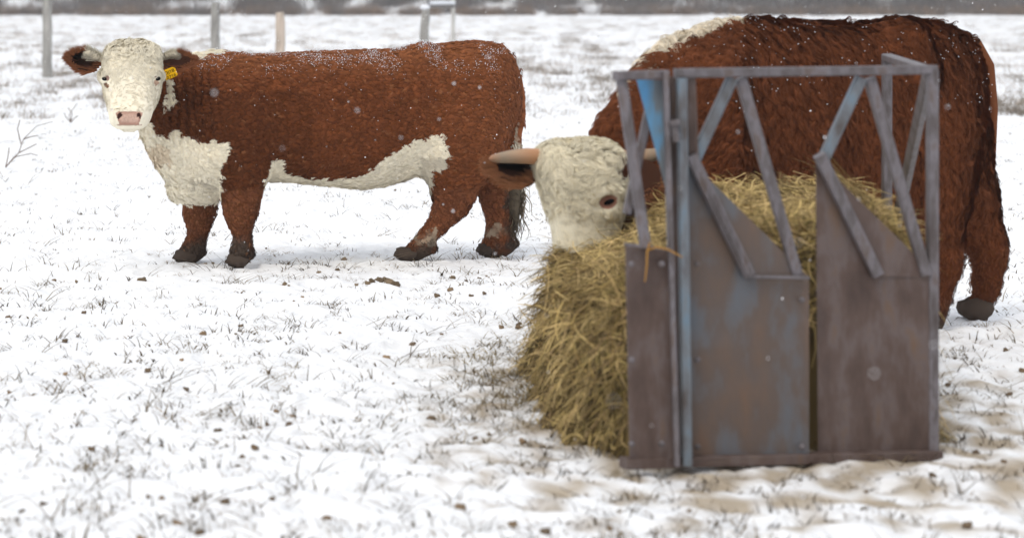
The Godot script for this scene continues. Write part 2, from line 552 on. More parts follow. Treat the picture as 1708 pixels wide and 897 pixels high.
func cow():
	var root := thing("cow", "red-brown cow with white face, chest and belly standing side-on in the snow", "cow", Vector3(0, 0, -16.0))
	# ---- trunk: top and bottom line, half width, distance
	var rows := []
	for s in [[229, 152, 203, 0.03], [233, 128, 218, 0.07], [240, 112, 240, 0.1], [255, 101, 268, 0.14], [270, 97, 294, 0.17], [290, 97, 316, 0.195], [310, 91, 326, 0.21], [330, 88, 329, 0.23], [360, 85, 327, 0.27], [400, 89, 316, 0.3], [440, 91, 303, 0.32], [480, 89, 303, 0.335], [520, 86, 307, 0.345], [560, 85, 311, 0.35], [600, 84, 315, 0.35], [640, 83, 310, 0.345], [680, 81, 299, 0.335], [710, 78, 286, 0.325], [740, 75, 279, 0.31], [770, 72, 272, 0.3], [800, 69, 258, 0.285], [820, 72, 245, 0.26], [838, 78, 230, 0.22], [853, 92, 215, 0.165], [864, 117, 198, 0.105], [870, 140, 182, 0.05], [872, 152, 170, 0.02]]:
		var d: float = 15.83 + (s[0] - 365.0) * 0.39 / 405.0
		var p := at(s[0], (s[1] + s[2]) / 2.0, d)
		rows.append([p.x, p.y, (s[2] - s[1]) / 2.0 * d / FOCAL, p.z, s[3]])
	var body := Field.new()
	body.loft(rows)
	body.wrinkle = fine
	body.wrinkle_amount = 0.0042
	var limb := func(pts: Array, k: float):
		for i in pts.size() - 1:
			var a = pts[i]
			var b = pts[i + 1]
			body.capsule(at(a[0], a[1], a[2]), at(b[0], b[1], b[2]), a[3] * a[2] / FOCAL, b[3] * b[2] / FOCAL, k)
	# near fore leg, far fore leg, near hind leg, far hind leg: photo place, distance, radius
	limb.call([[398, 215, 15.66, 54], [405, 285, 15.66, 38]], 0.10)
	limb.call([[405, 285, 15.66, 36], [402, 325, 15.67, 29], [401, 352, 15.68, 28]], 0.05)
	limb.call([[401, 352, 15.68, 28], [401, 360, 15.68, 24], [402, 373, 15.69, 18.5], [404, 398, 15.70, 14], [403, 414, 15.70, 17], [401, 424, 15.70, 19]], 0.02)
	limb.call([[335, 290, 15.96, 34], [334, 333, 15.96, 27], [332, 354, 15.96, 26], [331, 373, 15.96, 19], [328, 398, 15.96, 14.5], [322, 414, 15.95, 17], [316, 423, 15.95, 17.5]], 0.03)
	limb.call([[775, 165, 16.10, 78], [768, 235, 16.02, 66], [762, 285, 16.0, 46]], 0.12)
	limb.call([[760, 285, 16.0, 43], [756, 318, 16.02, 36], [754, 338, 16.04, 29], [742, 357, 16.06, 21], [728, 376, 16.07, 16], [711, 395, 16.08, 13.5], [704, 408, 16.08, 15], [693, 419, 16.08, 16.5]], 0.03)
	limb.call([[782, 325, 16.06, 12], [754, 338, 16.04, 22]], 0.03)
	limb.call([[800, 200, 16.42, 62], [825, 265, 16.40, 44], [832, 300, 16.38, 35], [834, 330, 16.37, 30], [837, 352, 16.36, 24], [836, 372, 16.36, 20], [835, 392, 16.36, 19], [829, 408, 16.36, 20], [823, 416, 16.36, 19]], 0.05)
	# point of shoulder, hip bone, brisket fold, flank fold
	body.capsule(at(352, 205, 15.64), at(372, 255, 15.64), 0.10, 0.085, 0.09)
	body.capsule(at(705, 105, 16.02), at(720, 130, 16.0), 0.09, 0.07, 0.10)
	body.capsule(at(728, 262, 16.05), at(742, 292, 16.02), 0.045, 0.05, 0.06)
	body.capsule(at(300, 318, 15.77), at(345, 322, 15.79), 0.06, 0.055, 0.06)
	# folds of the turned neck
	body.folds = AABB(Vector3(-1.07, 0.62, -15.85), Vector3(0.36, 0.46, 0.45))
	# dewclaws and caked heels
	for s in [[417, 424, 15.70, 6], [338, 421, 15.95, 5], [722, 414, 16.08, 8], [858, 405, 16.34, 8], [848, 411, 16.35, 10]]:
		body.capsule(at(s[0], s[1], s[2]), at(s[0] - 10, s[1] + 4, s[2]), s[3] * 16.0 / FOCAL, s[3] * 19.0 / FOCAL, 0.03)
	var skin := body.nets(AABB(Vector3(-1.32, -0.03, -16.95), Vector3(2.3, 1.3, 1.62)), 0.0125)
	var n_body := skin.v.size()
	# ---- head: its own grid
	var head := Field.new()
	head.axis = 1
	head.power = 2.5
	rows = []
	for s in [[215, 205, 231, 0.2, 0.06], [211, 194, 243, 0.215, 0.02], [205, 187, 249, 0.235, -0.02], [196, 184, 253, 0.24, -0.06], [184, 181, 256, 0.225, -0.12], [172, 177, 261, 0.195, -0.18], [158, 172, 265, 0.165, -0.22], [144, 169, 267, 0.145, -0.24], [130, 168, 268, 0.135, -0.24], [116, 169, 268, 0.115, -0.23], [102, 170, 267, 0.095, -0.21], [90, 171, 266, 0.07, -0.19], [81, 176, 261, 0.035, -0.16], [75, 184, 253, 0.005, -0.13], [70, 196, 241, -0.03, -0.1], [67, 207, 232, -0.05, -0.09]]:
		var d := 15.36
		var p := at((s[1] + s[2]) / 2.0, s[0], d)
		rows.append([p.y, p.x, (s[2] - s[1]) / 2.0 * d / FOCAL, -15.36 + (s[3] + s[4]) / 2.0, (s[3] - s[4]) / 2.0])
	head.loft(rows)
	var face := func(u: float, v: float, z: float) -> Vector3: return at(u, v, 15.36 - z)
	# brow ridges, cheek, nose pad, lower lip
	head.capsule(face.call(182, 121, 0.075), face.call(172, 127, 0.03), 0.032, 0.028, 0.04)
	head.capsule(face.call(255, 121, 0.075), face.call(264, 127, 0.03), 0.032, 0.028, 0.04)
	head.capsule(face.call(203, 194, 0.215), face.call(226, 194, 0.215), 0.034, 0.034, 0.03)
	head.capsule(face.call(208, 213, 0.19), face.call(222, 213, 0.19), 0.02, 0.02, 0.015)
	# nostrils and mouth line are carved
	head.capsule(face.call(197, 190, 0.26), face.call(202, 194, 0.255), 0.007, 0.011, 0.006)
	head.capsule(face.call(233, 190, 0.26), face.call(227, 194, 0.255), 0.007, 0.011, 0.006)
	head.capsule(face.call(196, 209, 0.25), face.call(215, 208, 0.265), 0.004, 0.005, 0.006)
	head.capsule(face.call(215, 208, 0.265), face.call(235, 209, 0.25), 0.005, 0.004, 0.006)
	# eye sockets
	head.capsule(face.call(174, 131, 0.135), face.call(175, 131, 0.125), 0.017, 0.017, 0.01)
	head.capsule(face.call(262, 131, 0.135), face.call(261, 131, 0.125), 0.017, 0.017, 0.01)
	head.cuts = 6
	var box := AABB(Vector3(-1.37, 0.66, -15.68), Vector3(0.40, 0.56, 0.64))
	var skull := head.nets(box, 0.006)
	for i in skin.v.size():
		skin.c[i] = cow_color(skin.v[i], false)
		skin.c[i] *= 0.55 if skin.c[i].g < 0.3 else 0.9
	for i in skull.v.size():
		var p := skull.v[i]
		var c := cow_color(p, true) * 0.93
		for q in [face.call(200, 193, 0.25), face.call(229.5, 193, 0.25)]:
			if (p - q - Vector3(signf(q.x - face.call(214.5, 193, 0.25).x) * 0.004, 0.004, 0)).length() < 0.0125 or (p - q - Vector3(signf(q.x - face.call(214.5, 193, 0.25).x) * 0.010, -0.008, 0)).length() < 0.008:
				c = Color(0.05, 0.02, 0.018)
		for q in [face.call(174, 131, 0.12), face.call(262, 131, 0.12)]:
			if p.distance_to(q) < 0.024:
				c = Color(0.30, 0.19, 0.15)
		skull.c[i] = c
	var k := skin.v.size()
	skin.v.append_array(skull.v); skin.n.append_array(skull.n); skin.c.append_array(skull.c)
	for i in skull.t:
		skin.t.append(i + k)
	obj("body", skin.mesh(), plain(Color.WHITE, 0.75, true), root)
	# ---- eyes
	for s in [[174, 131], [262, 131]]:
		var e := Pile.new()
		var c: Vector3 = head.meet(at(s[0], s[1], 15.0), (at(s[0], s[1], 16.0) - at(s[0], s[1], 15.0)).normalized(), 0.0, 0.6) + Vector3(0, 0, -0.004)
		ball(e, c, Vector3(0.0165, 0.0115, 0.014), 12, Color.WHITE, 0.05, 3)
		obj("eye", e.mesh(), plain(Color(0.06, 0.045, 0.05), 0.12), root)
	# ---- hooves
	for s in [[399, 436, 15.70, 17], [312, 433, 15.95, 18], [680, 427, 16.08, 17], [817, 422, 16.36, 17]]:
		var h := Pile.new()
		for q in [-0.45, 0.45]:
			var f := at(s[0], s[1], s[2])
			f.y = 0.018
			ball(h, f + Vector3(-0.012, 0.012, q * 0.09), Vector3(s[3] * 0.0034, 0.038, 0.042), 14, MUD, 0.35, 5)
		obj("hoof", h.mesh(), plain(Color.WHITE, 0.8, true), root)
	# ---- ears
	ear(root, at(168, 101, 15.46), at(114, 97, 15.44), at(140, 84, 15.42), at(146, 121, 15.40), Color(0.36, 0.14, 0.065), 0)
	ear(root, at(270, 98, 15.50), at(322, 100, 15.46), at(296, 86, 15.44), at(297, 117, 15.42), Color(0.36, 0.14, 0.065), 0)
	# ---- ear tag with two rows of black marks
	var tp := Pile.new()
	var tc := at(283, 122, 15.36)
	var tx := Vector3(0.92, 0.38, -0.05).normalized()
	var ty := Vector3(-0.36, 0.92, 0.12).normalized()
	var tz := tx.cross(ty)
	var ring := []
	for q in [[-1, -0.7], [-0.9, -0.95], [0.75, -0.95], [1, -0.7], [1, 0.55], [0.6, 0.95], [-0.6, 0.95], [-1, 0.6]]:
		ring.append(tc + tx * (q[0] * 0.034) + ty * (q[1] * 0.028))
	for i in 8:
		var a: Vector3 = ring[i]
		var b: Vector3 = ring[(i + 1) % 8]
		tp.quad(a + tz * 0.0015, b + tz * 0.0015, tc + tz * 0.0015, a + tz * 0.0015, Color.WHITE)
		tp.quad(a - tz * 0.0015, tc - tz * 0.0015, b - tz * 0.0015, a - tz * 0.0015, Color.WHITE)
		tp.quad(a - tz * 0.0015, b - tz * 0.0015, b + tz * 0.0015, a + tz * 0.0015, Color.WHITE)
	var tg := obj("ear_tag", tp.mesh(), plain(Color(0.86, 0.66, 0.07), 0.55), root)
	for row in [["OJ1B", 0.009], ["0716", -0.017]]:
		var tm := TextMesh.new()
		tm.text = row[0]
		tm.font_size = 24
		tm.pixel_size = 0.00095
		tm.depth = 0.0008
		var lt := MeshInstance3D.new()
		lt.name = "lettering"
		lt.mesh = tm
		lt.material_override = plain(Color(0.02, 0.02, 0.02), 0.6)
		tg.add_child(lt, true)
		lt.transform = Transform3D(Basis(tx, ty, tz), tc + tz * 0.0024 + ty * row[1])
	# ---- tail
	var tail := Pile.new()
	var tl := PackedVector3Array()
	var tr := PackedFloat32Array()
	for s in [[834, 90, 16.32, 8], [851, 106, 16.33, 9], [862, 130, 16.34, 9], [868, 160, 16.34, 8], [868, 195, 16.33, 9], [862, 222, 16.33, 9], [857, 250, 16.33, 11], [855, 285, 16.31, 14], [858, 320, 16.29, 13], [858, 350, 16.28, 8], [860, 370, 16.28, 3]]:
		tl.append(at(s[0], s[1], s[2]))
		tr.append(s[3] * s[2] / FOCAL)
	tube(tail, tl, tr, 12, Color.WHITE)
	for i in tail.v.size():
		tail.c[i] = tail_color(tail.v[i])
	var tail_o := obj("tail", tail.mesh(), plain(Color.WHITE, 0.85, true), root)
	var strands := Pile.new()
	for i in 170:
		var t := rng.randf_range(0.0, 1.0)
		var a := at(858 + rng.randf_range(-13, 13), 240 + t * 90, 16.30 + rng.randf_range(-0.03, 0.03))
		var pts := PackedVector3Array()
		var rad := PackedFloat32Array()
		var ph := rng.randf() * TAU
		var sway := rng.randf_range(-0.01, 0.03) + (rng.randf_range(0.01, 0.07) if i % 5 == 0 else 0.0)
		var l := rng.randf_range(0.14, 0.30)
		for s in 8:
			var q := s / 7.0
			pts.append(a + Vector3(sway * q + (0.004 + 0.010 * q) * sin(ph + q * 11.0), -l * q, 0.012 * cos(ph + q * 8.0)))
			rad.append(0.0045 * (1.0 - 0.8 * q))
		tube(strands, pts, rad, 4, Color(0.15, 0.118, 0.08) * (2.2 if i % 5 == 0 else 1.0) * rng.randf_range(0.5, 1.3) if t > 0.3 else CREAM * rng.randf_range(0.5, 0.9))
	obj("switch_hair", strands.mesh(), plain(Color.WHITE, 0.8, true), tail_o, "stuff")
	# ---- the coat
	var coat := tuft(13, 0.028, 0.0019, 0.58, 0.9, 0.0062)
	var coat_b := tuft(13, 0.026, 0.0019, 0.5, 1.25, 0.006)
	var short := tuft(9, 0.019, 0.0026, 0.5, 0.5, 0.005)
	var curls := tuft(11, 0.038, 0.0026, 1.0, 1.6, 0.006, 6)
	var fur_m := plain(Color.WHITE, 0.7, true, 0.5)
	var pl := [[], [], [], []]
	var tn := [PackedColorArray(), PackedColorArray(), PackedColorArray(), PackedColorArray()]
	var dust: Array = []
	for i in n_body:
		var p0 := skin.v[i]
		var n0 := skin.n[i]
		if p0.y < 0.05:
			continue
		var q := uv_of(p0)
		var leg := q.y > 318.0 and not (q.x > 430 and q.x < 700)
		var reps := 2 if n0.z > -0.35 else 1
		for r in reps:
			var p := p0 + Vector3(rng.randf_range(-1, 1), rng.randf_range(-1, 1), rng.randf_range(-1, 1)) * 0.007
			var flow := Vector3(0.75, -0.55, 0.1)
			if leg:
				flow = Vector3(0.25, -1.0, 0)
			elif q.x < 340.0:
				flow = Vector3(0.35, -0.9, 0.0)
			var w := fine.get_noise_3dv(p * Vector3(26, 30, 26)) * 1.3
			flow = flow.rotated(n0, w)
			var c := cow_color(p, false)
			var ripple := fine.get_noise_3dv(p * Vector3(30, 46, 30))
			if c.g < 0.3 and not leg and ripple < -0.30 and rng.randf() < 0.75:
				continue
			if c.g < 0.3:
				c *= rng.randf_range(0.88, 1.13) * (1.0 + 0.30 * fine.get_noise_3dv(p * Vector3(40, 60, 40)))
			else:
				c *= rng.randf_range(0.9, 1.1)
			if rng.randf() < 0.04 and c.g < 0.3:
				c = c.lerp(Color(0.45, 0.20, 0.09), 0.35)
			var kind := 1 if leg and q.y > 335.0 else (0 if rng.randf() < 0.5 else 3)
			var size := rng.randf_range(0.8, 1.2) * (1.0 + 0.5 * ripple)
			if q.y < 100.0 and n0.y > 0.5:
				size *= 1.2
			pl[kind].append(lie(p, n0, flow, size, 1.0 if c.g < 0.3 else 0.22))
			tn[kind].append(c)
		# snow caught in the hair of the back
		if n0.y > -0.1 and n0.z > -0.5:
			var bed := fine.get_noise_3dv(p0 * 4.0) + 0.5 * fine.get_noise_3dv(p0 * 11.0)
			var chance := clampf((132.0 - q.y) / 62.0, 0.0, 1.0) * clampf(bed * 1.6 + 0.1, 0.0, 1.0) * 0.38 + 0.0015
			if q.x < 330:
				chance *= 0.25
			for r in 8:
				if rng.randf() < chance:
					dust.append(p0 + n0 * rng.randf_range(0.003, 0.015) + Vector3(rng.randf_range(-1, 1), rng.randf_range(-1, 1), 0) * 0.008)
	for i in skull.v.size():
		var p0 := skull.v[i]
		var n0 := skull.n[i]
		if p0.z < -15.60 or n0.z < -0.75 or rng.randf() < 0.35:
			continue
		var q := uv_of(p0)
		if q.y > 185.0 and q.y < 210.5 and q.x > 191.0 and q.x < 238.5:
			continue
		if q.distance_to(Vector2(174, 131)) < 7.5 or q.distance_to(Vector2(262, 131)) < 7.5:
			continue
		var c := cow_color(p0, true) * rng.randf_range(0.82, 1.06)
		var flow := Vector3((q.x - 217.0) / 60.0, -0.9, 0.1)
		if q.y > 120.0 and q.y < 165.0 and absf(q.x - 217.0) < 35.0:
			flow = Vector3((q.x - 217.0) / 30.0, 0.5, 0.2)
		flow = flow.rotated(n0, fine.get_noise_3dv(p0 * 34.0) * (2.2 if q.y < 125.0 else 1.4))
		var kind := 2 if q.y < 125.0 + rng.randf() * 75.0 and q.y < 182.0 else 1
		if kind == 2 and rng.randf() < (0.74 if q.y < 100.0 else 0.55):
			continue
		var size := rng.randf_range(0.7, 1.2) * (lerpf(1.6, 0.65, clampf((q.y - 72.0) / 70.0, 0, 1)) if kind == 2 else lerpf(1.0, 0.6, clampf((q.y - 140.0) / 50.0, 0, 1)))
		pl[kind].append(lie(p0, n0, flow, size, maxf(lerpf(1.35, 0.42, clampf((q.y - 74.0) / 34.0, 0, 1)), 1.1 if absf(n0.z) < 0.45 else 0.0)))
		tn[kind].append(c)
	for i in tail.v.size():
		for r in 5:
			pl[0].append(lie(tail.v[i] + Vector3(0, rng.randf_range(-0.05, 0.05), 0), tail.n[i], Vector3(0.1, -1, 0), rng.randf_range(0.7, 1.2)))
			tn[0].append(tail_color(tail.v[i]) * rng.randf_range(0.7, 1.25))
	scatter("coat", coat_b, fur_m, pl[3], tn[3], root)
	scatter("coat", coat, fur_m, pl[0], tn[0], root)
	scatter("short_hair", short, fur_m, pl[1], tn[1], root)
	scatter("curly_forelock", curls, fur_m, pl[2], tn[2], root)
	var flake := Pile.new()
	ball(flake, Vector3.ZERO, Vector3(0.0029, 0.0022, 0.0028), 6, Color.WHITE, 0.3, 9)
	var tr3: Array = []
	for p in dust:
		tr3.append(Transform3D(Basis(Vector3(rng.randf(), rng.randf(), rng.randf()).normalized(), rng.randf() * TAU) * (0.35 + 0.85 * rng.randf() * rng.randf()), p))
	scatter("snow_dusting", flake.mesh(), plain(Color(0.93, 0.94, 0.96), 0.6), tr3, PackedColorArray(), null, "white flecks of snow caught along the back of the standing cow", "snow")

func tail_color(p: Vector3) -> Color:
	var v := uv_of(p).y + soft.get_noise_3dv(p * 12.0) * 10.0
	if v < 222.0:
		return Color(0.29, 0.10, 0.042)
	if v < 268.0:
		return Color(0.66, 0.58, 0.44)
	return Color(0.11, 0.088, 0.062)

# a lumpy ellipsoid
func ball(p: Pile, c: Vector3, r: Vector3, res: int, col: Color, lump := 0.0, salt := 0):
	var k := p.v.size()
	var rows := maxi(res / 2, 3)
	for j in rows + 1:
		var a := PI * j / rows
		for i in res:
			var b := TAU * i / res
			var d := Vector3(sin(a) * cos(b), cos(a), sin(a) * sin(b))
			var f := 1.0 + lump * fine.get_noise_3dv(d * 1.3 + Vector3(salt * 7.1, salt * 3.3, salt))
			p.add(c + d * r * f, (d / r).normalized(), col)
	for j in rows:
		for i in res:
			var a := k + j * res + i
			var b := k + j * res + (i + 1) % res
			p.t.append_array(PackedInt32Array([a, a + res, b, b, a + res, b + res]))

# a cupped, leaf-shaped ear with a fringe of hair and pale hair inside
func ear(root: Node3D, base: Vector3, tip: Vector3, top: Vector3, low: Vector3, col: Color, style: int):
	var p := Pile.new()
	var ax := tip - base
	var long := ax.length()
	var x := ax.normalized()
	var mid := base.lerp(tip, 0.5)
	var upv := top - mid
	var lov := low - mid
	upv -= x * upv.dot(x)
	lov -= x * lov.dot(x)
	var back := x.cross(upv.normalized())
	if back.z > 0.0:
		back = -back
	var places := [[], []]
	var tints := [PackedColorArray(), PackedColorArray()]
	const N := 14
	const M := 10
	for layer in 2:
		for i in N + 1:
			var s := float(i) / N
			var w := pow(sin(PI * pow(s, 0.8) * 0.97 + 0.06), 0.75)
			w = maxf(w, 0.30 * (1.0 - s))
			for j in M + 1:
				var t := float(j) / M * 2.0 - 1.0
				var edge := (upv if t > 0 else lov) * absf(t) * w
				var cup := (1.0 - t * t) * long * 0.14 * (1.0 - s * 0.5) * w
				var pos := base + ax * s + edge + back * (cup + layer * 0.008 * (1.0 - absf(t)))
				var inner := Color(0.15, 0.065, 0.04).lerp(Color(0.26, 0.14, 0.10), (1.0 - s) * 0.4)
				p.add(pos, (-back if layer == 0 else back).normalized(), inner if layer == 0 else col)
				var rim := absf(t) > 0.75 or s > 0.88
				if style > 0 and t > 0.2:
					rim = false
				if layer == 0 and (rim or (style == 0 and rng.randf() < 0.4)):
					for r in (4 if rim else 1):
						var flow := edge.normalized() * 0.9 + x * 0.9
						places[0].append(lie(pos + Vector3(rng.randf_range(-1, 1), rng.randf_range(-1, 1), 0) * 0.004, -back, flow.rotated(back, rng.randf_range(-0.45, 0.45)), rng.randf_range(0.7, 1.25) * (1.0 if style == 0 else 1.5)))
						tints[0].append(((CREAM * 0.9 if style == 0 and s < 0.45 and t > 0.0 else col) if rim else Color(0.12, 0.05, 0.03)) * rng.randf_range(0.7, 1.1))
				if layer == 0 and s < 0.5 and t > -0.2 and style == 0 and rng.randf() < 0.9:
					for r in 3:
						places[1].append(lie(pos - back * 0.004, (-back + upv.normalized() * 0.4).normalized(), x * 1.0 + upv.normalized() * rng.randf_range(-0.7, 0.5), rng.randf_range(0.8, 1.3)))
						tints[1].append(Color(0.92, 0.84, 0.68) * rng.randf_range(0.6, 1.05))
	for layer in 2:
		var k := layer * (N + 1) * (M + 1)
		for i in N:
			for j in M:
				var a := k + i * (M + 1) + j
				p.t.append_array(PackedInt32Array([a, a + 1, a + M + 1, a + 1, a + M + 2, a + M + 1]))
	var o := obj("ear", p.mesh(), plain(Color.WHITE, 0.8, true), root)
	var m := plain(Color.WHITE, 0.7, true, 0.8)
	scatter("ear_fringe", tuft(9, 0.036, 0.0026, 0.45, 0.4, 0.005), m, places[0], tints[0], o)
	if places[1].size():
		scatter("inner_ear_hair", tuft(8, 0.034, 0.0034, 0.5, 0.8, 0.006), m, places[1], tints[1], o)

# ======================================================================= the feeding animal behind the feeder
func bull_color(p: Vector3, head: bool) -> Color:
	var q := uv_of(p)
	q += Vector2(fine.get_noise_3dv(p * 18.0), fine.get_noise_3dv(p * 18.0 + Vector3(9, 5, 2))) * 7.0
	var n := soft.get_noise_3dv(p * 8.0)
	if head:
		if q.x > 1030.0 and q.x < 1049.0 and q.y > 252.0 and q.y < 296.0:
			return Color(0.17, 0.06, 0.03)
		if ((uv_of(p) - Vector2(1015, 337)).rotated(0.45) * Vector2(0.95, 1.35)).length() < 15.0:
			return Color(0.44, 0.22, 0.155)
		return CREAM * Color(1, 0.99, 0.94) * (1.0 + n * 0.08)
	# white crest along the neck
	var crest := 96.0 - (q.x - 1075.0) * 0.5
	if q.x > 1068.0 and q.x < 1240.0 and q.y < crest + 16.0 + n * 12.0:
		return Color(0.86, 0.76, 0.60)
	if q.x < 1060.0 and q.y < 165.0 and q.y > 120.0 and q.x > 1040.0:
		return Color(0.6, 0.47, 0.33)
	var c := Color(0.195, 0.062, 0.024) * (1.0 + n * 0.3)
	if q.y > 470.0:
		c = c.lerp(MUD, clampf((q.y - 490.0) / 60.0, 0, 0.9))
	return c

func bull():
	var root := thing("bull", "horned brown animal with curly white head lowered into the hay behind the feeder", "cattle", Vector3(1.6, 0, -12.6))
	var body := Field.new()
	var rows := []
	for s in [[982, 244, 300, 0.05], [990, 224, 330, 0.09], [1002, 200, 350, 0.12], [1020, 174, 372, 0.15], [1040, 144, 390, 0.17], [1060, 116, 405, 0.18], [1080, 96, 418, 0.19], [1100, 81, 432, 0.2], [1130, 65, 452, 0.23], [1165, 47, 470, 0.27], [1200, 37, 480, 0.3], [1260, 32, 485, 0.33], [1330, 36, 482, 0.345], [1400, 40, 478, 0.345], [1480, 38, 470, 0.33], [1550, 37, 432, 0.29], [1600, 52, 370, 0.22], [1628, 84, 300, 0.14], [1645, 130, 240, 0.05]]:
		var d: float = 11.75 + (s[0] - 985.0) / 655.0 * 1.35
		var p := at(s[0], (s[1] + s[2]) / 2.0, d)
		rows.append([p.x, p.y, (s[2] - s[1]) / 2.0 * d / FOCAL, p.z, s[3]])
	body.loft(rows)
	var limb := func(pts: Array, k: float):
		for i in pts.size() - 1:
			var a = pts[i]
			var b = pts[i + 1]
			body.capsule(at(a[0], a[1], a[2]), at(b[0], b[1], b[2]), a[3] * a[2] / FOCAL, b[3] * b[2] / FOCAL, k)
	limb.call([[1200, 330, 12.05, 72], [1205, 430, 12.02, 50], [1204, 490, 12.0, 34], [1206, 530, 12.0, 25], [1206, 560, 12.0, 22], [1203, 576, 12.0, 26]], 0.08)
	limb.call([[1270, 340, 12.55, 70], [1268, 430, 12.55, 46], [1266, 480, 12.55, 32], [1266, 520, 12.55, 23], [1265, 548, 12.55, 24]], 0.08)
	limb.call([[1550, 220, 12.85, 80], [1552, 330, 12.78, 54], [1566, 410, 12.78, 28], [1574, 442, 12.78, 21], [1562, 488, 12.8, 15], [1552, 522, 12.8, 16], [1547, 540, 12.8, 20]], 0.10)
	limb.call([[1590, 240, 13.2, 62], [1616, 335, 13.2, 42], [1644, 400, 13.2, 24], [1654, 426, 13.2, 18], [1648, 472, 13.2, 14], [1638, 516, 13.2, 18]], 0.10)
	# hip bone, shoulder and last rib stand out a little
	body.capsule(at(1510, 75, 12.62), at(1535, 110, 12.6), 0.10, 0.07, 0.10)
	body.capsule(at(1195, 150, 11.98), at(1215, 280, 11.96), 0.13, 0.12, 0.12)
	body.wrinkle = fine
	body.wrinkle_amount = 0.006
	body.wrinkle_scale = Vector3(17, 24, 17)
	# hollows behind the shoulder and in the flank
	body.capsule(at(1305, 130, 11.86), at(1315, 330, 11.84), 0.10, 0.11, 0.12)
	body.capsule(at(1478, 200, 12.20), at(1490, 330, 12.22), 0.10, 0.12, 0.14)
	body.cuts = 2
	var skin := body.nets(AABB(Vector3(0.78, -0.03, -13.85), Vector3(2.1, 1.45, 2.5)), 0.017)
	var n_body := skin.v.size()
	var head := Field.new()
	head.axis = 1
	head.power = 2.35
	rows = []
	var hd := 11.50
	for s in [[462, 940, 972, 0.06, -0.06], [450, 930, 990, 0.11, -0.12], [425, 923, 1018, 0.14, -0.16], [400, 922, 1031, 0.145, -0.19], [375, 918, 1039, 0.15, -0.22], [350, 911, 1042, 0.165, -0.24], [325, 904, 1045, 0.175, -0.25], [300, 897, 1045, 0.175, -0.25], [280, 893, 1044, 0.16, -0.24], [264, 893, 1040, 0.135, -0.22], [252, 901, 1033, 0.10, -0.20], [244, 914, 1022, 0.05, -0.17], [238, 934, 1005, 0.0, -0.13], [235, 950, 990, -0.03, -0.11]]:
		var p := at((s[1] + s[2]) / 2.0, s[0], hd)
		rows.append([p.y, p.x, (s[2] - s[1]) / 2.0 * hd / FOCAL, -hd + (s[3] + s[4]) / 2.0, (s[3] - s[4]) / 2.0])
	head.loft(rows)
	var sight := func(u: float, v: float) -> Vector3:
		return head.meet(at(u, v, 11.0), (at(u, v, 12.0) - at(u, v, 11.0)).normalized(), 0.0, 1.0)
	var eye_at: Vector3 = sight.call(1015, 338)
	head.capsule(sight.call(1001, 322) - Vector3(0, 0, 0.02), sight.call(1028, 324) - Vector3(0, 0, 0.02), 0.034, 0.03, 0.04)
	head.capsule(sight.call(1006, 356) - Vector3(0, 0, 0.02), sight.call(1028, 352) - Vector3(0, 0, 0.02), 0.026, 0.024, 0.03)
	head.capsule(eye_at + Vector3(-0.012, 0, 0.012), eye_at + Vector3(0.012, 0.004, 0.012), 0.024, 0.022, 0.02)
	head.cuts = 1
	var skull := head.nets(AABB(Vector3(0.64, 0.28, -11.82), Vector3(0.46, 0.62, 0.56)), 0.008)
	for i in skin.v.size():
		skin.c[i] = bull_color(skin.v[i], false) * 0.6
	for i in skull.v.size():
		skull.c[i] = bull_color(skull.v[i], true) * 0.8
	var k := skin.v.size()
	skin.v.append_array(skull.v); skin.n.append_array(skull.n); skin.c.append_array(skull.c)
	for i in skull.t:
		skin.t.append(i + k)
	obj("body", skin.mesh(), plain(Color.WHITE, 0.8, true), root)
	# tail
	var tail := Pile.new()
	tube(tail, PackedVector3Array([at(1625, 72, 13.15), at(1648, 110, 13.2), at(1656, 180, 13.22), at(1654, 260, 13.2), at(1652, 330, 13.2)]), PackedFloat32Array([0.035, 0.032, 0.026, 0.022, 0.018]), 10, Color(0.16, 0.055, 0.024))
	for i in 60:
		var a := at(1653 + rng.randf_range(-8, 8), 300 + rng.randf() * 60, 13.2 + rng.randf_range(-0.03, 0.03))
		var ph := rng.randf() * TAU
		var l := rng.randf_range(0.18, 0.34)
		var pts := PackedVector3Array()
		var rad := PackedFloat32Array()
		for s in 7:
			var t := s / 6.0
			pts.append(a + Vector3(0.02 * t * sin(ph + t * 7.0), -l * t, 0.015 * cos(ph + t * 6.0)))
			rad.append(0.005 * (1.0 - 0.8 * t))
		tube(tail, pts, rad, 4, Color(0.62, 0.54, 0.40) * rng.randf_range(0.5, 1.0))
	obj("tail", tail.mesh(), plain(Color.WHITE, 0.8, true), root)
	var e := Pile.new()
	ball(e, Vector3.ZERO, Vector3(0.021, 0.0095, 0.014), 14, Color.WHITE)
	var turn := Basis(Vector3(0, 0, 1), 0.35)
	for i in e.v.size():
		e.v[i] = turn * e.v[i] + eye_at + Vector3(0.004, 0.002, -0.008)
		e.n[i] = turn * e.n[i]
	obj("eye", e.mesh(), plain(Color(0.035, 0.03, 0.035), 0.1), root)
	# horns: the near one points left, the far one is hidden by the feeder's bars
	for s in [[[[905, 262, 11.50, 14], [880, 260, 11.44, 13.5], [855, 261, 11.41, 11.5], [835, 263, 11.39, 9], [822, 264, 11.38, 6], [817, 265, 11.37, 3]]], [[[1036, 264, 11.62, 14], [1062, 262, 11.62, 13], [1090, 258, 11.60, 11], [1108, 252, 11.58, 6], [1113, 249, 11.57, 2]]]]:
		var h := Pile.new()
		var pts := PackedVector3Array()
		var rad := PackedFloat32Array()
		for q in s[0]:
			pts.append(at(q[0], q[1], q[2]))
			rad.append(q[3] * q[2] / FOCAL)
		tube(h, pts, rad, 14, Color.WHITE)
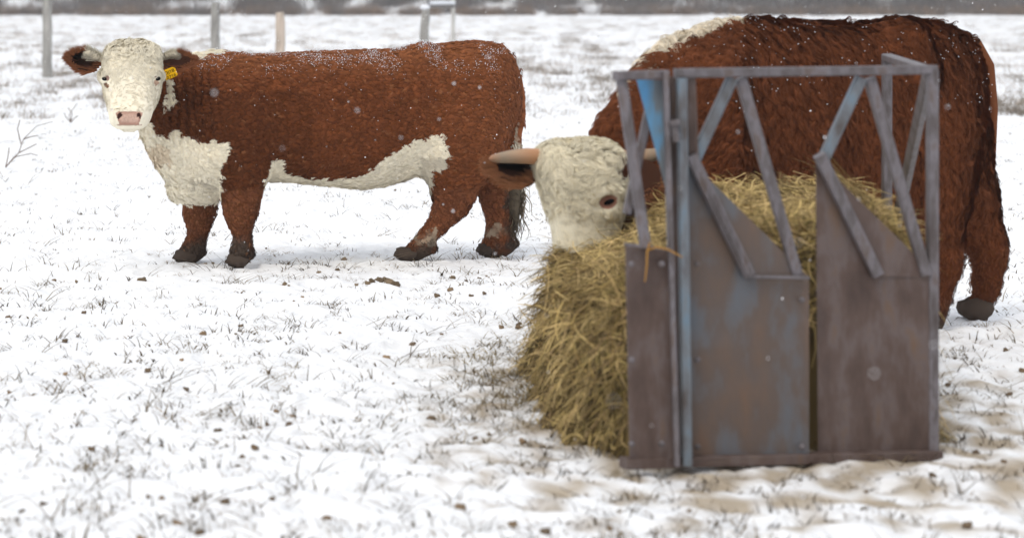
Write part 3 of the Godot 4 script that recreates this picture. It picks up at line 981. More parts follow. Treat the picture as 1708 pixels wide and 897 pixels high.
		for i in h.v.size():
			var t := clampf(absf(h.v[i].x - pts[0].x) / absf(pts[-1].x - pts[0].x), 0, 1)
			h.c[i] = Color(0.50, 0.27, 0.15).lerp(Color(0.33, 0.26, 0.19), clampf(t * 2.2 - 0.5, 0, 1)).lerp(Color(0.42, 0.22, 0.13), clampf(t * 5.0 - 4.0, 0, 1)) * (1.0 + 0.2 * fine.get_noise_3dv(h.v[i] * Vector3(90, 20, 20)))
		obj("horn", h.mesh(), plain(Color.WHITE, 0.45, true), root)
	ear(root, at(898, 284, 11.52), at(824, 277, 11.50), at(858, 262, 11.47), at(866, 313, 11.44), Color(0.42, 0.19, 0.09), 1)
	ear(root, at(1042, 290, 11.60), at(1108, 296, 11.62), at(1078, 266, 11.58), at(1072, 330, 11.58), Color(0.40, 0.17, 0.08), 2)
	# ---- coat: long wavy hair
	var coat := tuft(14, 0.046, 0.0020, 0.65, 0.9, 0.009, 4, 0.5)
	var locks := tuft(16, 0.080, 0.0026, 1.0, 1.25, 0.009, 8)
	var locks_b := tuft(16, 0.065, 0.0026, 1.2, 1.7, 0.008, 8)
	var short := tuft(10, 0.030, 0.0026, 0.5, 0.9, 0.006)
	var m := plain(Color.WHITE, 0.7, true, 0.5)
	var pl := [[], [], [], []]
	var tn := [PackedColorArray(), PackedColorArray(), PackedColorArray(), PackedColorArray()]
	var dust: Array = []
	for i in n_body:
		var p0 := skin.v[i]
		var n0 := skin.n[i]
		if p0.y < 0.06:
			continue
		var q := uv_of(p0)
		if n0.y > 0.0 and q.y < 190.0 and rng.randf() < 0.14 * clampf(fine.get_noise_3dv(p0 * 5.0) + 0.35, 0.05, 1.0):
			dust.append(Transform3D(Basis(Vector3.UP, rng.randf() * TAU) * rng.randf_range(0.4, 1.2), p0 + n0 * rng.randf_range(0.012, 0.028)))
		for r in (3 if n0.z > -0.4 else 1):
			var p := p0 + Vector3(rng.randf_range(-1, 1), rng.randf_range(-1, 1), rng.randf_range(-1, 1)) * 0.010
			var flow := Vector3(-0.35, -0.8, 0.2) if q.x < 1240.0 else Vector3(0.6, -0.7, 0)
			flow = flow.rotated(n0, fine.get_noise_3dv(p * 16.0) * 1.1)
			var size := rng.randf_range(0.7, 1.25) * (0.45 if q.y > 400.0 and q.x > 1500.0 else 1.0)
			if q.x > 1050.0 and q.x < 1135.0 and n0.y > 0.1 and rng.randf() < 0.4:
				size *= 1.5
				flow = Vector3(-0.5, 0.6, 0.1).rotated(n0, rng.randf_range(-0.6, 0.6))
			pl[0].append(lie(p, n0, flow, size))
			tn[0].append(bull_color(p, false) * rng.randf_range(0.8, 1.22))
	for i in skull.v.size():
		var p0 := skull.v[i]
		var n0 := skull.n[i]
		var q := uv_of(p0)
		if n0.z < -0.6 or ((q - Vector2(1013, 336)) * Vector2(1.0, 1.15)).length() < (26.0 if q.y < 338.0 else 18.0):
			continue
		var c := bull_color(p0, true) * rng.randf_range(0.78, 1.06)
		if q.y < 322.0 + rng.randf() * 50.0:
			if rng.randf() < 0.72:
				continue
			var lk := 1 if rng.randf() < 0.5 else 3
			var flow := Vector3((q.x - 955.0) / 45.0, -0.65, 0.2)
			if q.y < 262.0:
				flow = Vector3(0.9 if q.x > 945.0 else -0.9, -0.5, 0.2)
			flow = flow.rotated(n0, fine.get_noise_3dv(p0 * 20.0) * 1.7)
			pl[lk].append(lie(p0, n0, flow, rng.randf_range(0.6, 1.1) * lerpf(1.15, 0.65, clampf((q.y - 250.0) / 80.0, 0, 1)), 0.95))
			tn[lk].append(c)
		else:
			var flow := Vector3((q.x - 960.0) / 60.0, -0.8, 0.1).rotated(n0, fine.get_noise_3dv(p0 * 26.0) * 1.2)
			pl[2].append(lie(p0, n0, flow, rng.randf_range(0.7, 1.2), 0.45))
			tn[2].append(c)
	scatter("coat", coat, m, pl[0], tn[0], root)
	var flake := Pile.new()
	ball(flake, Vector3.ZERO, Vector3(0.0024, 0.0019, 0.0023), 6, Color.WHITE, 0.3, 9)
	scatter("snow_on_bull", flake.mesh(), plain(Color(0.93, 0.94, 0.96), 0.6), dust, PackedColorArray(), null, "white flecks of snow caught on the back of the feeding animal", "snow")
	scatter("curly_forelock", locks, m, pl[1], tn[1], root)
	scatter("curly_forelock", locks_b, m, pl[3], tn[3], root)
	scatter("short_hair", short, m, pl[2], tn[2], root)
	for s in [[1203, 576, 12.0], [1265, 552, 12.55], [1547, 541, 12.8], [1636, 526, 13.2]]:
		var h := Pile.new()
		for q in [-0.5, 0.5]:
			var f := at(s[0], s[1], s[2])
			f.y = 0.03
			ball(h, f + Vector3(-0.02, 0.01, q * 0.08), Vector3(0.075, 0.05, 0.045), 12, MUD, 0.2, 4)
		obj("hoof", h.mesh(), plain(Color.WHITE, 0.8, true), root)

# ======================================================================= setting
func rise(x: float, z: float) -> float:
	var far := clampf((-z - 30.0) / 60.0, 0.0, 1.0)
	var print_ := 0.0
	if z > -26.0:
		# hoof prints, at most one in each square of half a metre
		var cx := floorf(x / 0.42)
		var cz := floorf(z / 0.5)
		var r := fine.get_noise_2d(cx * 31.7 + 5.0, cz * 17.3)
		if r > -0.1:
			var px := (cx + 0.5 + 0.25 * r) * 0.42
			var pz := (cz + 0.5 + 0.25 * fine.get_noise_2d(cz * 11.1, cx * 23.9)) * 0.5
			var q := Vector2((x - px) / 0.085, (z - pz) / 0.10).length_squared()
			print_ = 0.030 * exp(-q * q) - 0.008 * exp(-(q - 1.6) * (q - 1.6) * 2.0)
	return -print_ + 0.014 * soft.get_noise_2d(x * 2.2, z * 2.2) + 0.012 * fine.get_noise_2d(x * 7.0, z * 5.0) + 7.0 * smoothstep(222.0, 330.0, -z) + far * 0.06 * soft.get_noise_2d(x * 0.25 + 30.0, z * 0.12) - 0.01

func ground():
	var xs := PackedFloat32Array()
	var zs := PackedFloat32Array()
	var x := 0.0
	var s := 0.045
	var half: Array = []
	while x < 420.0:
		half.append(x)
		if x > 3.4:
			s *= 1.045
		x += s
	for i in range(half.size() - 1, 0, -1):
		xs.append(-half[i] + 0.6)
	for v in half:
		xs.append(v + 0.6)
	var z := 1.0
	s = 1.0
	while z > -4.0:
		zs.append(z); z -= 1.0
	s = 0.06
	while z > -420.0:
		zs.append(z)
		if z < -19.0:
			s *= 1.022
		z -= s
	var p := Pile.new()
	var nx := xs.size()
	for j in zs.size():
		for i in nx:
			var xx := xs[i]
			var zz := zs[j]
			var y := rise(xx, zz)
			var e := 0.02
			var n := Vector3(-(rise(xx + e, zz) - y) / e, 1.0, -(rise(xx, zz + e) - y) / e).normalized()
			# dead grass that shows through the thin snow of the far field
			var c := Color(0.90, 0.91, 0.93)
			if zz < -24.0:
				var g := soft.get_noise_2d(xx * 0.55, zz * 0.10) + 0.5 * fine.get_noise_2d(xx * 1.6, zz * 0.35)
				c = c.lerp(Color(0.62, 0.53, 0.43), clampf(g - 0.30, 0.0, 0.35) * clampf((-zz - 24.0) / 40.0, 0.0, 1.0))
			elif zz < -8.0 and zz > -12.6 and xx > 0.2 and xx < 2.6:
				# dung and trodden hay around the feeder
				var w := (1.0 - Vector2((xx - 1.35) / 1.15, (zz + 9.9) / 2.3).length()) + 0.55 * fine.get_noise_2d(xx * 5.0, zz * 3.0)
				c = c.lerp(Color(0.36, 0.28, 0.18), clampf(w * 1.7 - 0.2, 0.0, 0.85))
			p.add(Vector3(xx, y, zz), n, c)
	for j in zs.size() - 1:
		for i in nx - 1:
			var a := j * nx + i
			p.t.append_array(PackedInt32Array([a, a + nx, a + 1, a + 1, a + nx, a + nx + 1]))
	var m := plain(Color.WHITE, 0.85, true)
	var n := FastNoiseLite.new()
	n.frequency = 0.02
	n.fractal_octaves = 5
	n.fractal_gain = 0.65
	var b := NoiseTexture2D.new()
	b.width = 1024; b.height = 1024; b.seamless = true; b.noise = n; b.as_normal_map = true; b.bump_strength = 8.0
	m.normal_enabled = true
	m.normal_texture = b
	m.normal_scale = 0.7
	m.uv1_triplanar = true
	m.uv1_world_triplanar = true
	m.uv1_scale = Vector3.ONE / 1.3
	obj("snowy_ground", p.mesh(), m, null, "structure")

func blade_tuft(count: int, long: float, wide: float, spread: float, lean: float, droop: float) -> ArrayMesh:
	var p := Pile.new()
	for i in count:
		var yaw := rng.randf() * TAU
		var l := long * rng.randf_range(0.5, 1.15)
		var out := Vector3(cos(yaw), 0, sin(yaw))
		var dir := (out * lean * rng.randf_range(0.3, 1.3) + Vector3.UP).normalized()
		var pos := Vector3(rng.randf_range(-1, 1), 0, rng.randf_range(-1, 1)) * spread + Vector3(0, -0.01, 0)
		var across := out.cross(Vector3.UP).rotated(Vector3.UP, rng.randf_range(-1, 1))
		var sh := rng.randf_range(0.6, 1.25)
		var prev := -1
		for s in 4:
			var t := s / 3.0
			if s:
				pos += dir * l / 3.0
				dir = (dir + Vector3(out.x * 0.4, -droop, out.z * 0.4) * rng.randf_range(0.2, 1.0)).normalized()
				pos.y = maxf(pos.y, 0.003)
			var w := wide * (1.0 - 0.75 * t) * 0.5
			var k := p.add(pos - across * w, (out + Vector3.UP * 0.6).normalized(), Color(sh, sh, sh))
			p.add(pos + across * w, (out + Vector3.UP * 0.6).normalized(), Color(sh, sh, sh))
			if prev >= 0:
				p.t.append_array(PackedInt32Array([prev, k, prev + 1, prev + 1, k, k + 1]))
			prev = k
	return p.mesh()

# strands that lie across each other, bent, as in loose hay
func mat(count: int, long: float, wide: float, spread: float) -> ArrayMesh:
	var p := Pile.new()
	for i in count:
		var yaw := rng.randf() * TAU
		var bend := rng.randf_range(-1.6, 1.6)
		var l := long * rng.randf_range(0.5, 1.2)
		var arch := rng.randf_range(-0.25, 0.55)
		var mid := Vector3(rng.randf_range(-1, 1), rng.randf_range(0.0, 0.28), rng.randf_range(-1, 1)) * spread
		var sh := rng.randf_range(0.3, 1.25)
		var col := Color(sh, sh * rng.randf_range(0.93, 1.04), sh * rng.randf_range(0.75, 1.1))
		var pos := mid - Vector3(cos(yaw), 0.0, sin(yaw)) * l * 0.5
		var prev := -1
		for s in 6:
			var t := s / 5.0
			var a := yaw + bend * (t - 0.5)
			var d := Vector3(cos(a), arch * (0.5 - t) * 1.6, sin(a)).normalized()
			if s:
				pos += d * l / 5.0
			var w := wide * (0.5 if s > 0 and s < 5 else 0.25) * rng.randf_range(0.8, 1.1)
			var across := Vector3(-sin(a), rng.randf_range(-0.4, 0.4), cos(a)).normalized()
			var nn := (Vector3.UP + across * 0.3).normalized()
			var k := p.add(pos - across * w, nn, col)
			p.add(pos + across * w, nn, col)
			if prev >= 0:
				p.t.append_array(PackedInt32Array([prev, k, prev + 1, prev + 1, k, k + 1]))
			prev = k
	return p.mesh()

func spot(x: float, z: float, size: float) -> Transform3D:
	return Transform3D(Basis(Vector3.UP, rng.randf() * TAU) * size, Vector3(x, rise(x, z), z))

func hedgerow():
	# scrub and dead grass along the far edge of the field, one mass
	var tufts := blade_tuft(16, 1.2, 0.045, 0.5, 0.4, 0.15)
	var pl: Array = []
	var tn := PackedColorArray()
	for i in 3600:
		var z := -rng.randf_range(199.0, 212.0)
		var x := rng.randf_range(-34.0, 62.0)
		if soft.get_noise_2d(x * 0.22, 4.0) < -0.18 and rng.randf() < 0.85:
			continue
		pl.append(spot(x, z, rng.randf_range(0.3, 0.75)))
		tn.append(Color(0.62, 0.40, 0.25).lerp(Color(0.46, 0.37, 0.31), clampf(0.4 + soft.get_noise_2d(x * 0.5, 9.0), 0, 1)) * rng.randf_range(0.6, 1.2))
	scatter("hedgerow_scrub", tufts, plain(Color.WHITE, 0.9, true), pl, tn, null, "grey-brown scrub and dead grass along the far edge of the field", "scrub")
	# leafless thicket on the snowy rise behind it
	var bush := blade_tuft(46, 2.6, 0.06, 1.0, 0.7, 0.05)
	pl = []
	tn = PackedColorArray()
	for i in 2600:
		var z := -rng.randf_range(222.0, 262.0)
		var x := rng.randf_range(-42.0, 80.0)
		if soft.get_noise_2d(x * 0.20, z * 0.03) < 0.05 and rng.randf() < 0.96:
			continue
		pl.append(spot(x, z, rng.randf_range(0.35, 1.0)))
		tn.append(Color(0.34, 0.28, 0.255).lerp(Color(0.55, 0.36, 0.25), clampf(soft.get_noise_2d(x * 0.4, z * 0.2), 0, 1)) * rng.randf_range(0.5, 1.3))
	for i in 150:
		pl.append(spot(rng.randf_range(-46.0, 90.0), -rng.randf_range(275.0, 330.0), rng.randf_range(0.8, 1.6)))
		tn.append(Color(0.36, 0.335, 0.335) * rng.randf_range(0.6, 1.2))
	scatter("leafless_thicket", bush, plain(Color.WHITE, 0.9, true), pl, tn, null, "dark leafless thicket on the snowy rise beyond the far field", "thicket")
	# dead grass through the snow of the field
	var straw := blade_tuft(14, 0.26, 0.012, 0.22, 1.1, 0.25)
	pl = []
	tn = PackedColorArray()
	for i in 26000:
		var d := 34.0 * pow(190.0 / 34.0, rng.randf())
		var x := rng.randf_range(-0.16, 0.26) * d
		var g := soft.get_noise_2d(x * 0.55, -d * 0.10) + 0.5 * fine.get_noise_2d(x * 1.6, -d * 0.35)
		if (g < 0.28 and rng.randf() > 0.05) or rng.randf() < 0.35:
			continue
		pl.append(spot(x, -d, rng.randf_range(0.5, 1.1)))
		tn.append(Color(0.72, 0.58, 0.43).lerp(Color(0.58, 0.49, 0.41), rng.randf()) * rng.randf_range(0.75, 1.2))
	scatter("field_grass", straw, plain(Color.WHITE, 0.9, true), pl, tn, null, "pale dead grass showing through the snow of the far field", "grass")

func fence():
	var words := ["tall grey weathered fence post behind the cow's left ear, its foot clear in the snow", "grey fence post rising behind the cow's neck", "short pale tan fence post behind the cow's shoulder", "leaning grey fence post with a snow cap above the cow's back", "thin far fence post at the end of the snow-topped rail"]
	var k := 0
	for s in [[78, 50.8, -14, 16.0, 0, 0], [358, 49, 4, 15.5, 0, 0], [467, 46.5, 20, 16.5, 1, 0], [705, 49, 13, 15.0, 0, 5], [756, 84, -12, 6.5, 0, 0]]:
		var foot := at(s[0], 100, s[1])
		foot.y = 0.0
		var top := at(s[0] + s[5], s[2], s[1])
		var root := thing("fence_post", words[k], "fence post", foot, "fence posts in the field")
		var p := Pile.new()
		var pts := PackedVector3Array()
		var rad := PackedFloat32Array()
		var r: float = s[3] / 2.0 * s[1] / FOCAL
		for i in 9:
			var t := i / 8.0
			pts.append(Vector3(lerpf(foot.x, top.x, t), lerpf(-0.1, top.y, t), foot.z) + Vector3(fine.get_noise_2d(t * 3.0, k * 9.0), 0, 0) * 0.012)
			rad.append(r * (1.06 - 0.1 * t))
		rad[8] = r * 0.8
		tube(p, pts, rad, 16, Color.WHITE)
		for i in p.v.size():
			var c := Color(0.32, 0.31, 0.29) * (1.0 if k < 4 else 1.7) if s[4] == 0 else Color(0.50, 0.42, 0.35)
			p.c[i] = c * (1.0 + 0.35 * fine.get_noise_3dv(p.v[i] * Vector3(40, 4, 40)) + 0.2 * soft.get_noise_3dv(p.v[i] * 3.0))
		obj("wood", p.mesh(), plain(Color.WHITE, 0.9, true), root)
		if k == 3:
			var cap := Pile.new()
			ball(cap, top + Vector3(-0.01, 0.01, 0), Vector3(r * 1.1, 0.05, r * 1.1), 14, Color.WHITE, 0.2, 2)
			obj("snow_cap", cap.mesh(), plain(Color(0.92, 0.93, 0.95), 0.8), root)
		k += 1
	var a := at(714, 10.5, 80)
	var b := at(757, 10.0, 84)
	var rail := thing("fence_rail", "far wooden rail with a ridge of snow between two posts", "rail", Vector3(a.x, 0, a.z))
	var p := Pile.new()
	tube(p, PackedVector3Array([a, a.lerp(b, 0.5), b]), PackedFloat32Array([0.05, 0.055, 0.05]), 10, Color.WHITE)
	obj("wood", p.mesh(), plain(Color(0.45, 0.44, 0.43), 0.9), rail)
	p = Pile.new()
	tube(p, PackedVector3Array([a + Vector3(0, 0.09, 0), a.lerp(b, 0.5) + Vector3(0, 0.1, 0), b + Vector3(0, 0.09, 0)]), PackedFloat32Array([0.05, 0.06, 0.05]), 10, Color.WHITE)
	obj("snow_ridge", p.mesh(), plain(Color(0.92, 0.93, 0.95), 0.8), rail)

# ======================================================================= feeder and hay
func hay_feeder():
	var root := thing("hay_feeder", "rusty blue-grey steel hay feeder with upright and slanting bars at right", "feeder", Vector3(1.3, 0, -9.0))
	var grey := speckled([Color(0.26, 0.22, 0.21), Color(0.36, 0.335, 0.34), Color(0.44, 0.42, 0.44), Color(0.33, 0.26, 0.22)], [0.0, 0.42, 0.62, 1.0], 0.012, 0.5, 0.55, 2.0, 0.1, 4)
	var rust := speckled([Color(0.23, 0.165, 0.14), Color(0.33, 0.26, 0.23), Color(0.38, 0.33, 0.32), Color(0.42, 0.31, 0.22)], [0.0, 0.45, 0.65, 1.0], 0.01, 0.7, 0.6, 2.0, 0.1, 8)
	var blue := speckled([Color(0.36, 0.37, 0.38), Color(0.42, 0.46, 0.49), Color(0.38, 0.53, 0.64), Color(0.33, 0.60, 0.80)], [0.0, 0.46, 0.56, 0.9], 0.006, 0.6, 0.5, 1.5, 0.05, 21)
	var steel := speckled([Color(0.28, 0.24, 0.22), Color(0.38, 0.39, 0.41), Color(0.42, 0.45, 0.48), Color(0.38, 0.50, 0.59)], [0.0, 0.40, 0.6, 1.0], 0.01, 0.5, 0.55, 1.5, 0.1, 17)
	var part := func(called: String, u1: float, v1: float, d1: float, u2: float, v2: float, d2: float, w: float, m: Material, h := 0.04):
		var p := Pile.new()
		beam(p, at(u1, v1, d1), at(u2, v2, d2), w * d1 / FOCAL, h)
		obj(called, p.mesh(), m, root)
	var plate := func(called: String, pts: Array, m: Material, thick := 0.005):
		var p := Pile.new()
		var c := []
		for q in pts:
			c.append(at(q[0], q[1], q[2]))
		var n: Vector3 = (c[1] - c[0]).cross(c[2] - c[0]).normalized() * thick
		if n.z < 0:
			n = -n
		for i in range(1, c.size() - 1):
			p.quad(c[0] + n, c[i] + n, c[i + 1] + n, c[0] + n, Color.WHITE)
			p.quad(c[0], c[i + 1], c[i], c[0], Color.WHITE)
		for i in c.size():
			var j := (i + 1) % c.size()
			p.quad(c[i], c[j], c[j] + n, c[i] + n, Color.WHITE)
		obj(called, p.mesh(), m, root)
	# left panel
	part.call("top_rail", 1027, 126, 8.90, 1112, 124, 8.97, 15, grey)
	part.call("upright_bar", 1037, 133, 8.92, 1077, 412, 8.92, 18, grey)
	part.call("slanting_bar", 1092, 140, 9.02, 1046, 356, 9.02, 14, grey)
	plate.call("gusset_plate", [[1062, 133, 8.985], [1108, 133, 8.985], [1118, 320, 8.985], [1112, 320, 8.985]], blue)
	part.call("corner_post", 1110, 118, 8.95, 1129, 776, 8.95, 9, grey, 0.05)
	part.call("corner_post", 1119, 128, 9.03, 1136, 776, 9.03, 15, rust, 0.03)
	plate.call("side_plate", [[1043, 408, 8.93], [1126, 418, 8.96], [1128, 765, 8.96], [1050, 765, 8.93]], rust)
	# right panel
	part.call("top_rail", 1128, 122, 8.98, 1560, 116, 9.30, 16, grey)
	part.call("corner_post", 1137, 130, 8.97, 1146, 776, 8.97, 17, steel, 0.045)
	part.call("upright_bar", 1151, 130, 9.02, 1156, 266, 9.02, 18, rust)
	for s in [[0.0, 0.0], [215.0, 0.16]]:
		var o: float = s[0]
		var e: float = s[1]
		part.call("slanting_bar", 1222 + o, 130, 9.06 + e, 1158 + o, 268, 9.04 + e, 19, steel)
		part.call("slanting_bar", 1152 + o, 258, 9.0 + e, 1250 + o, 458, 9.06 + e, 20, grey)
		plate.call("side_plate", [[1146 + o, 262, 9.03 + e], [1156 + o, 266, 9.03 + e], [1250 + o, 460, 9.07 + e], [1350 + o, 462, 9.13 + e], [1350 + o, 765, 9.13 + e], [1150 + o, 765, 9.03 + e]], rust if o > 0 else speckled([Color(0.34, 0.39, 0.44), Color(0.36, 0.35, 0.36), Color(0.35, 0.30, 0.275), Color(0.42, 0.32, 0.25)], [0.0, 0.38, 0.55, 1.0], 0.008, 0.8, 0.6, 1.5, 0.1, 31))
		part.call("slanting_bar", 1236 + o, 130, 9.08 + e, 1330 + o, 458, 9.12 + e, 19, grey)
	part.call("corner_post", 1556, 118, 9.30, 1556, 772, 9.30, 18, grey, 0.05)
	part.call("base_skid", 1040, 772, 8.93, 1566, 758, 9.30, 18, rust, 0.06)
	# folded lips and bolt heads of the plates
	part.call("plate_lip", 1042, 407, 8.90, 1112, 416, 8.92, 5, grey, 0.012)
	part.call("plate_lip", 1160, 268, 8.99, 1249, 456, 9.02, 4, grey, 0.012)
	part.call("plate_lip", 1250, 461, 9.05, 1350, 463, 9.10, 5, grey, 0.012)
	for s in [[1054, 440, 8.9], [1054, 600, 8.9], [1054, 740, 8.9], [1104, 440, 8.92], [1104, 740, 8.92], [1164, 440, 9.0], [1164, 600, 9.0], [1164, 745, 9.0], [1338, 500, 9.1], [1338, 745, 9.1]]:
		var bp := Pile.new()
		ball(bp, at(s[0], s[1], s[2]), Vector3(0.010, 0.010, 0.008), 10, Color.WHITE)
		obj("bolt", bp.mesh(), grey, root)
	# latch on the corner post
	part.call("latch_bolt", 1124, 204, 8.93, 1128, 236, 8.93, 11, grey, 0.03)
	part.call("latch_knuckle", 1118, 206, 8.92, 1133, 203, 8.92, 9, grey, 0.03)
	# right end of the feeder going back
	part.call("top_rail", 1556, 120, 9.33, 1480, 95, 11.3, 14, grey)
	part.call("corner_post", 1480, 92, 11.3, 1480, 610, 11.3, 15, grey, 0.05)
	part.call("slanting_bar", 1548, 130, 9.4, 1495, 380, 11.2, 14, grey)

func hay():
	var root := thing("hay_pile", "heap of yellow-brown hay spilling round the feeding animal's muzzle", "hay", Vector3(1.1, 0, -10.6))
	var top := func(x: float, z: float) -> float:
		# a heap that climbs to the right and slopes to the snow at the left
		var d := -z
		var u := 600.0 + x * FOCAL / d
		var h := lerpf(0.447, 0.67, clampf((u - 1010.0) / 190.0, 0, 1))
		h *= smoothstep(0.0, 0.20, x - 0.655 - 0.04 * sin(z * 9.0))
		h *= smoothstep(0.0, 0.12, 1.80 + (d - 9.3) * 0.1 - x)
		h *= smoothstep(0.0, 0.16, -9.17 - clampf((x - 0.95) / 0.8, 0.0, 1.0) * 0.30 - clampf((0.86 - x) / 0.12, 0.0, 1.0) * 0.35 - z) * smoothstep(0.0, 0.4, z + 11.95)
		return h + 0.05 * soft.get_noise_2d(x * 5.0, z * 5.0) * clampf(h * 4.0, 0, 1) - 0.04
	var p := Pile.new()
	const NX := 52
	const NZ := 92
	for j in NZ + 1:
		for i in NX + 1:
			var x := 0.60 + i * 0.032
			var z := -12.0 + j * 0.032
			var y: float = top.call(x, z)
			var nn := Vector3(y - float(top.call(x + 0.02, z)), 0.02, y - float(top.call(x, z + 0.02))).normalized()
			p.add(Vector3(x, y, z), nn, Color(0.16, 0.11, 0.045))
	for j in NZ:
		for i in NX:
			var a := j * (NX + 1) + i
			p.t.append_array(PackedInt32Array([a, a + 1, a + NX + 1, a + 1, a + NX + 2, a + NX + 1]))
	obj("heap", p.mesh(), plain(Color.WHITE, 0.95, true), root)
	var wisp := mat(18, 0.15, 0.0042, 0.07)
	var stem := mat(10, 0.26, 0.0042, 0.09)
	for kind in 2:
		var pl: Array = []
		var tn := PackedColorArray()
		for i in (13000 if kind == 0 else 5000):
			var x := rng.randf_range(0.63, 2.2)
			var z := -rng.randf_range(9.1, 11.95)
			var y: float = top.call(x, z)
			if y < -0.02 or (x > 0.78 and z > -9.27 - clampf((x - 0.95) / 0.8, 0.0, 1.0) * 0.30):
				continue
			var nn := Vector3(y - float(top.call(x + 0.05, z)), 0.05, y - float(top.call(x, z + 0.05))).normalized()
			nn = (nn + Vector3(0, 0.5, 0)).normalized()
			var tilt := Basis(Quaternion(Vector3.UP, nn))
			pl.append(Transform3D(tilt * Basis(Vector3.UP, rng.randf() * TAU) * rng.randf_range(0.6, 1.2), Vector3(x, y + 0.004, z)))
			tn.append(Color(0.70, 0.52, 0.24).lerp(Color(0.20, 0.14, 0.055), pow(rng.randf(), 0.75)) * rng.randf_range(0.75, 1.3))
		scatter("straw", wisp if kind == 0 else stem, plain(Color.WHITE, 0.7, true, 0.15), pl, tn, root)
	# a stalk lying over the feeder's left plate
	var st := Pile.new()
	tube(st, PackedVector3Array([at(1078, 418, 8.9), at(1095, 412, 8.9), at(1115, 416, 8.88), at(1139, 429, 8.86)]), PackedFloat32Array([0.003, 0.0035, 0.003, 0.002]), 6, Color.WHITE)
	tube(st, PackedVector3Array([at(1084, 405, 8.9), at(1080, 420, 8.89), at(1079, 445, 8.9), at(1076, 470, 8.9)]), PackedFloat32Array([0.003, 0.0035, 0.003, 0.002]), 6, Color.WHITE)
	obj("loose_stalk", st.mesh(), plain(Color(0.62, 0.46, 0.24), 0.7), root, "stuff")

# ======================================================================= small plants, litter, falling snow
func weeds():
	var words := ["bare forked weed stalk leaning right at the left edge of the snow", "small dark tuft of dead weed in the snow left of the cow's muzzle"]
	var k := 0
	for s in [[8, 279, [[[8, 279], [30, 255], [38, 232], [60, 210], [86, 203]], [[30, 255], [46, 247], [60, 240]], [[38, 232], [50, 228], [62, 226]], [[8, 279], [22, 262], [50, 256], [62, 259]], [[34, 240], [28, 215], [32, 200]], [[8, 279], [12, 262], [14, 246]]]], [117, 204, [[[117, 204], [114, 192], [122, 180], [128, 172]], [[117, 204], [124, 196], [130, 193]], [[117, 204], [108, 194], [106, 188]], [[117, 204], [119, 188], [112, 180]]]]]:
		var d: float = FOCAL * EYE / (s[1] + 10.0)
		var foot := at(s[0], s[1], d)
		var root := thing("dried_weed", words[k], "weed", foot, "dried weeds in the snow")
		for st in s[2]:
			var p := Pile.new()
			var pts := PackedVector3Array()
			var rad := PackedFloat32Array()
			for i in st.size():
				pts.append(at(st[i][0], st[i][1], d + rng.randf_range(-0.04, 0.04)))
				rad.append((0.0058 - 0.0009 * i) * (1.0 if k == 0 else 1.2))
			tube(p, pts, rad, 6, Color.WHITE)
			obj("stalk", p.mesh(), plain(Color(0.52, 0.47, 0.44), 0.9), root)
		k += 1

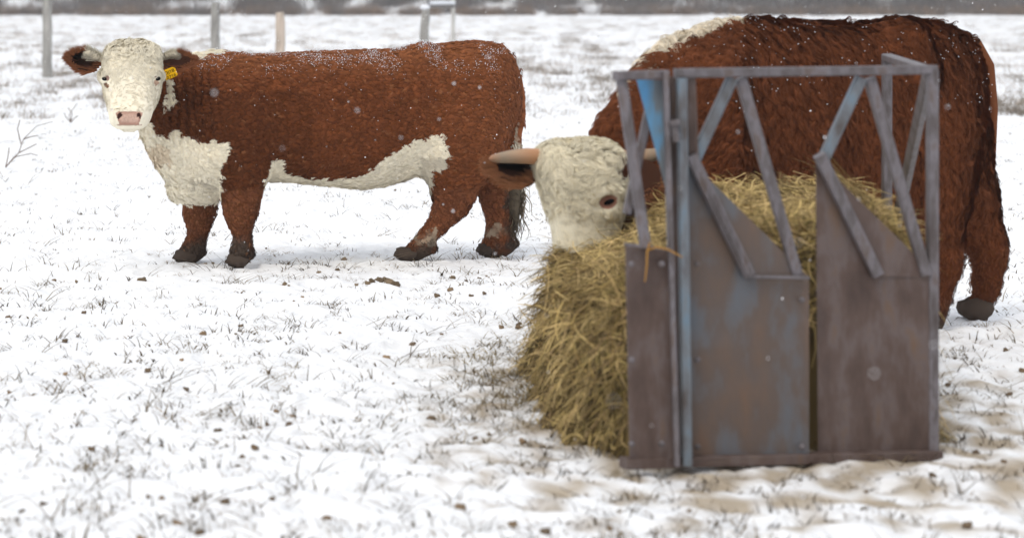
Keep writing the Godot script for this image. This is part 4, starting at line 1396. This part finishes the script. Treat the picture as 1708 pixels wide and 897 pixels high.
func litter():
	# bits of dead grass and stubble in the trampled snow
	var bits := [blade_tuft(4, 0.05, 0.007, 0.03, 1.9, 0.2), blade_tuft(6, 0.08, 0.005, 0.05, 1.4, 0.2), blade_tuft(3, 0.17, 0.005, 0.04, 1.6, 0.25), blade_tuft(2, 0.30, 0.006, 0.03, 2.4, 0.2)]
	var share := [0.52, 0.28, 0.14, 0.06]
	for kind in 4:
		var pl: Array = []
		var tn := PackedColorArray()
		for i in int(25000 * share[kind]):
			var d := 7.4 * pow(60.0 / 7.4, rng.randf())
			var x := rng.randf_range(-0.15, 0.25) * d
			var g := soft.get_noise_2d(x * 0.9, -d * 0.5) + 0.6 * fine.get_noise_2d(x * 2.7, -d * 1.4)
			var want := (0.20 if d > 15.2 else 0.12) + clampf((15.2 - d) / 2.0, 0.0, 1.0) * 0.14
			if rng.randf() > want + clampf(g, 0.0, 1.0) * 0.75:
				continue
			pl.append(spot(x, -d, rng.randf_range(0.5, 1.25)))
			tn.append(Color(0.20, 0.16, 0.125).lerp(Color(0.52, 0.39, 0.24), pow(rng.randf(), 1.1)) * rng.randf_range(0.7, 1.25))
		scatter("grass_stubble", bits[kind], plain(Color.WHITE, 0.9, true), pl, tn, null, ["short dark bits of dead grass scattered over the trampled snow", "small tufts of dead grass poking through the trampled snow", "longer bent grass blades lying on the trampled snow", "thin curved stalks lying on the trampled snow"][kind], "grass")
	# wisps of dropped hay
	var wisp := blade_tuft(22, 0.09, 0.004, 0.07, 2.2, 0.4)
	var pl: Array = []
	var tn := PackedColorArray()
	for s in [[225, 371, 1.2], [165, 377, 0.9], [500, 437, 1.3], [565, 431, 0.9], [210, 374, 0.7], [580, 455, 0.8], [690, 440, 1.3], [720, 446, 1.0], [835, 445, 1.2], [860, 430, 1.3], [450, 462, 1.0], [640, 468, 1.1], [770, 455, 1.0]]:
		var d: float = FOCAL * EYE / (s[1] + 10.0)
		var p := at(s[0], s[1], d)
		pl.append(spot(p.x, p.z, s[2]))
		tn.append(Color(0.5, 0.38, 0.22) * rng.randf_range(0.8, 1.2))
	for i in 170:
		var d := rng.randf_range(7.6, 15.0)
		pl.append(spot(rng.randf_range(-0.13, 0.24) * d, -d, rng.randf_range(0.5, 1.2)))
		tn.append(Color(0.5, 0.38, 0.22) * rng.randf_range(0.6, 1.2))
	for i in 70:
		pl.append(spot(rng.randf_range(-1.5, 1.0), -rng.randf_range(14.7, 17.0), rng.randf_range(0.35, 0.8)))
		tn.append(Color(0.55, 0.42, 0.26) * rng.randf_range(0.7, 1.2))
	for i in 200:
		var x := 0.72 + rng.randfn() * 0.22
		pl.append(spot(x, -11.0 + rng.randfn() * 0.8, rng.randf_range(0.6, 1.5)))
		tn.append(Color(0.5, 0.37, 0.18) * rng.randf_range(0.6, 1.2))
	scatter("hay_wisps", wisp, plain(Color.WHITE, 0.8, true), pl, tn, null, "pale wisps of dropped hay on the snow in front of the cow", "hay")
	# frozen lumps of mud
	var lump := Pile.new()
	ball(lump, Vector3(0, 0.006, 0), Vector3(0.026, 0.019, 0.022), 14, Color.WHITE, 0.45, 5)
	pl = []
	tn = PackedColorArray()
	for i in 900:
		var d := 7.4 * pow(26.0 / 7.4, rng.randf())
		var x := rng.randf_range(-0.15, 0.25) * d
		var g := soft.get_noise_2d(x * 1.1 + 50.0, -d * 0.7)
		var want := 0.06 if d > 15.2 else 0.30
		if rng.randf() > want * (1.0 + g * 2.0):
			continue
		pl.append(spot(x, -d, rng.randf_range(0.2, 0.65) * (0.7 if d > 15.2 else 1.0)))
		tn.append(Color(0.15, 0.115, 0.085).lerp(Color(0.30, 0.21, 0.13), rng.randf()) * rng.randf_range(0.7, 1.2))
	for s in [[237, 470, 1.6], [122, 468, 1.0], [560, 433, 1.1], [548, 452, 0.9], [600, 470, 1.5], [628, 466, 1.7], [655, 469, 1.6], [465, 470, 1.2], [415, 437, 1.2], [352, 440, 1.0], [760, 467, 1.2], [800, 462, 0.9]]:
		var d: float = FOCAL * EYE / (s[1] + 10.0)
		var p := at(s[0], s[1], d)
		for r in 3:
			pl.append(spot(p.x + rng.randf_range(-0.06, 0.06), p.z + rng.randf_range(-0.1, 0.1), s[2] * rng.randf_range(0.25, 0.55)))
			tn.append(Color(0.22, 0.165, 0.11) * rng.randf_range(0.6, 1.3))
	scatter("mud_clods", lump.mesh(), plain(Color.WHITE, 0.95, true), pl, tn, null, "frozen brown lumps of mud lying in the trampled snow", "mud")

func snowfall():
	var flake := Pile.new()
	ball(flake, Vector3.ZERO, Vector3(0.0032, 0.0027, 0.0030), 8, Color.WHITE, 0.3, 3)
	var pl: Array = []
	for i in 15000:
		var d := maxf(50.0 * pow(rng.randf(), 0.3333), 3.0)
		var p := at(rng.randf_range(-60, 1760), 0, d)
		p.y = rng.randf_range(0.02, 2.2)
		pl.append(Transform3D(Basis(Vector3(rng.randf(), rng.randf(), 0.3).normalized(), rng.randf() * TAU) * (0.5 + 0.9 * rng.randf() * rng.randf()), p))
	scatter("falling_snow", flake.mesh(), plain(Color(0.95, 0.95, 0.96), 0.6), pl, PackedColorArray(), null, "white snowflakes drifting down through the air over the whole pasture", "snow")
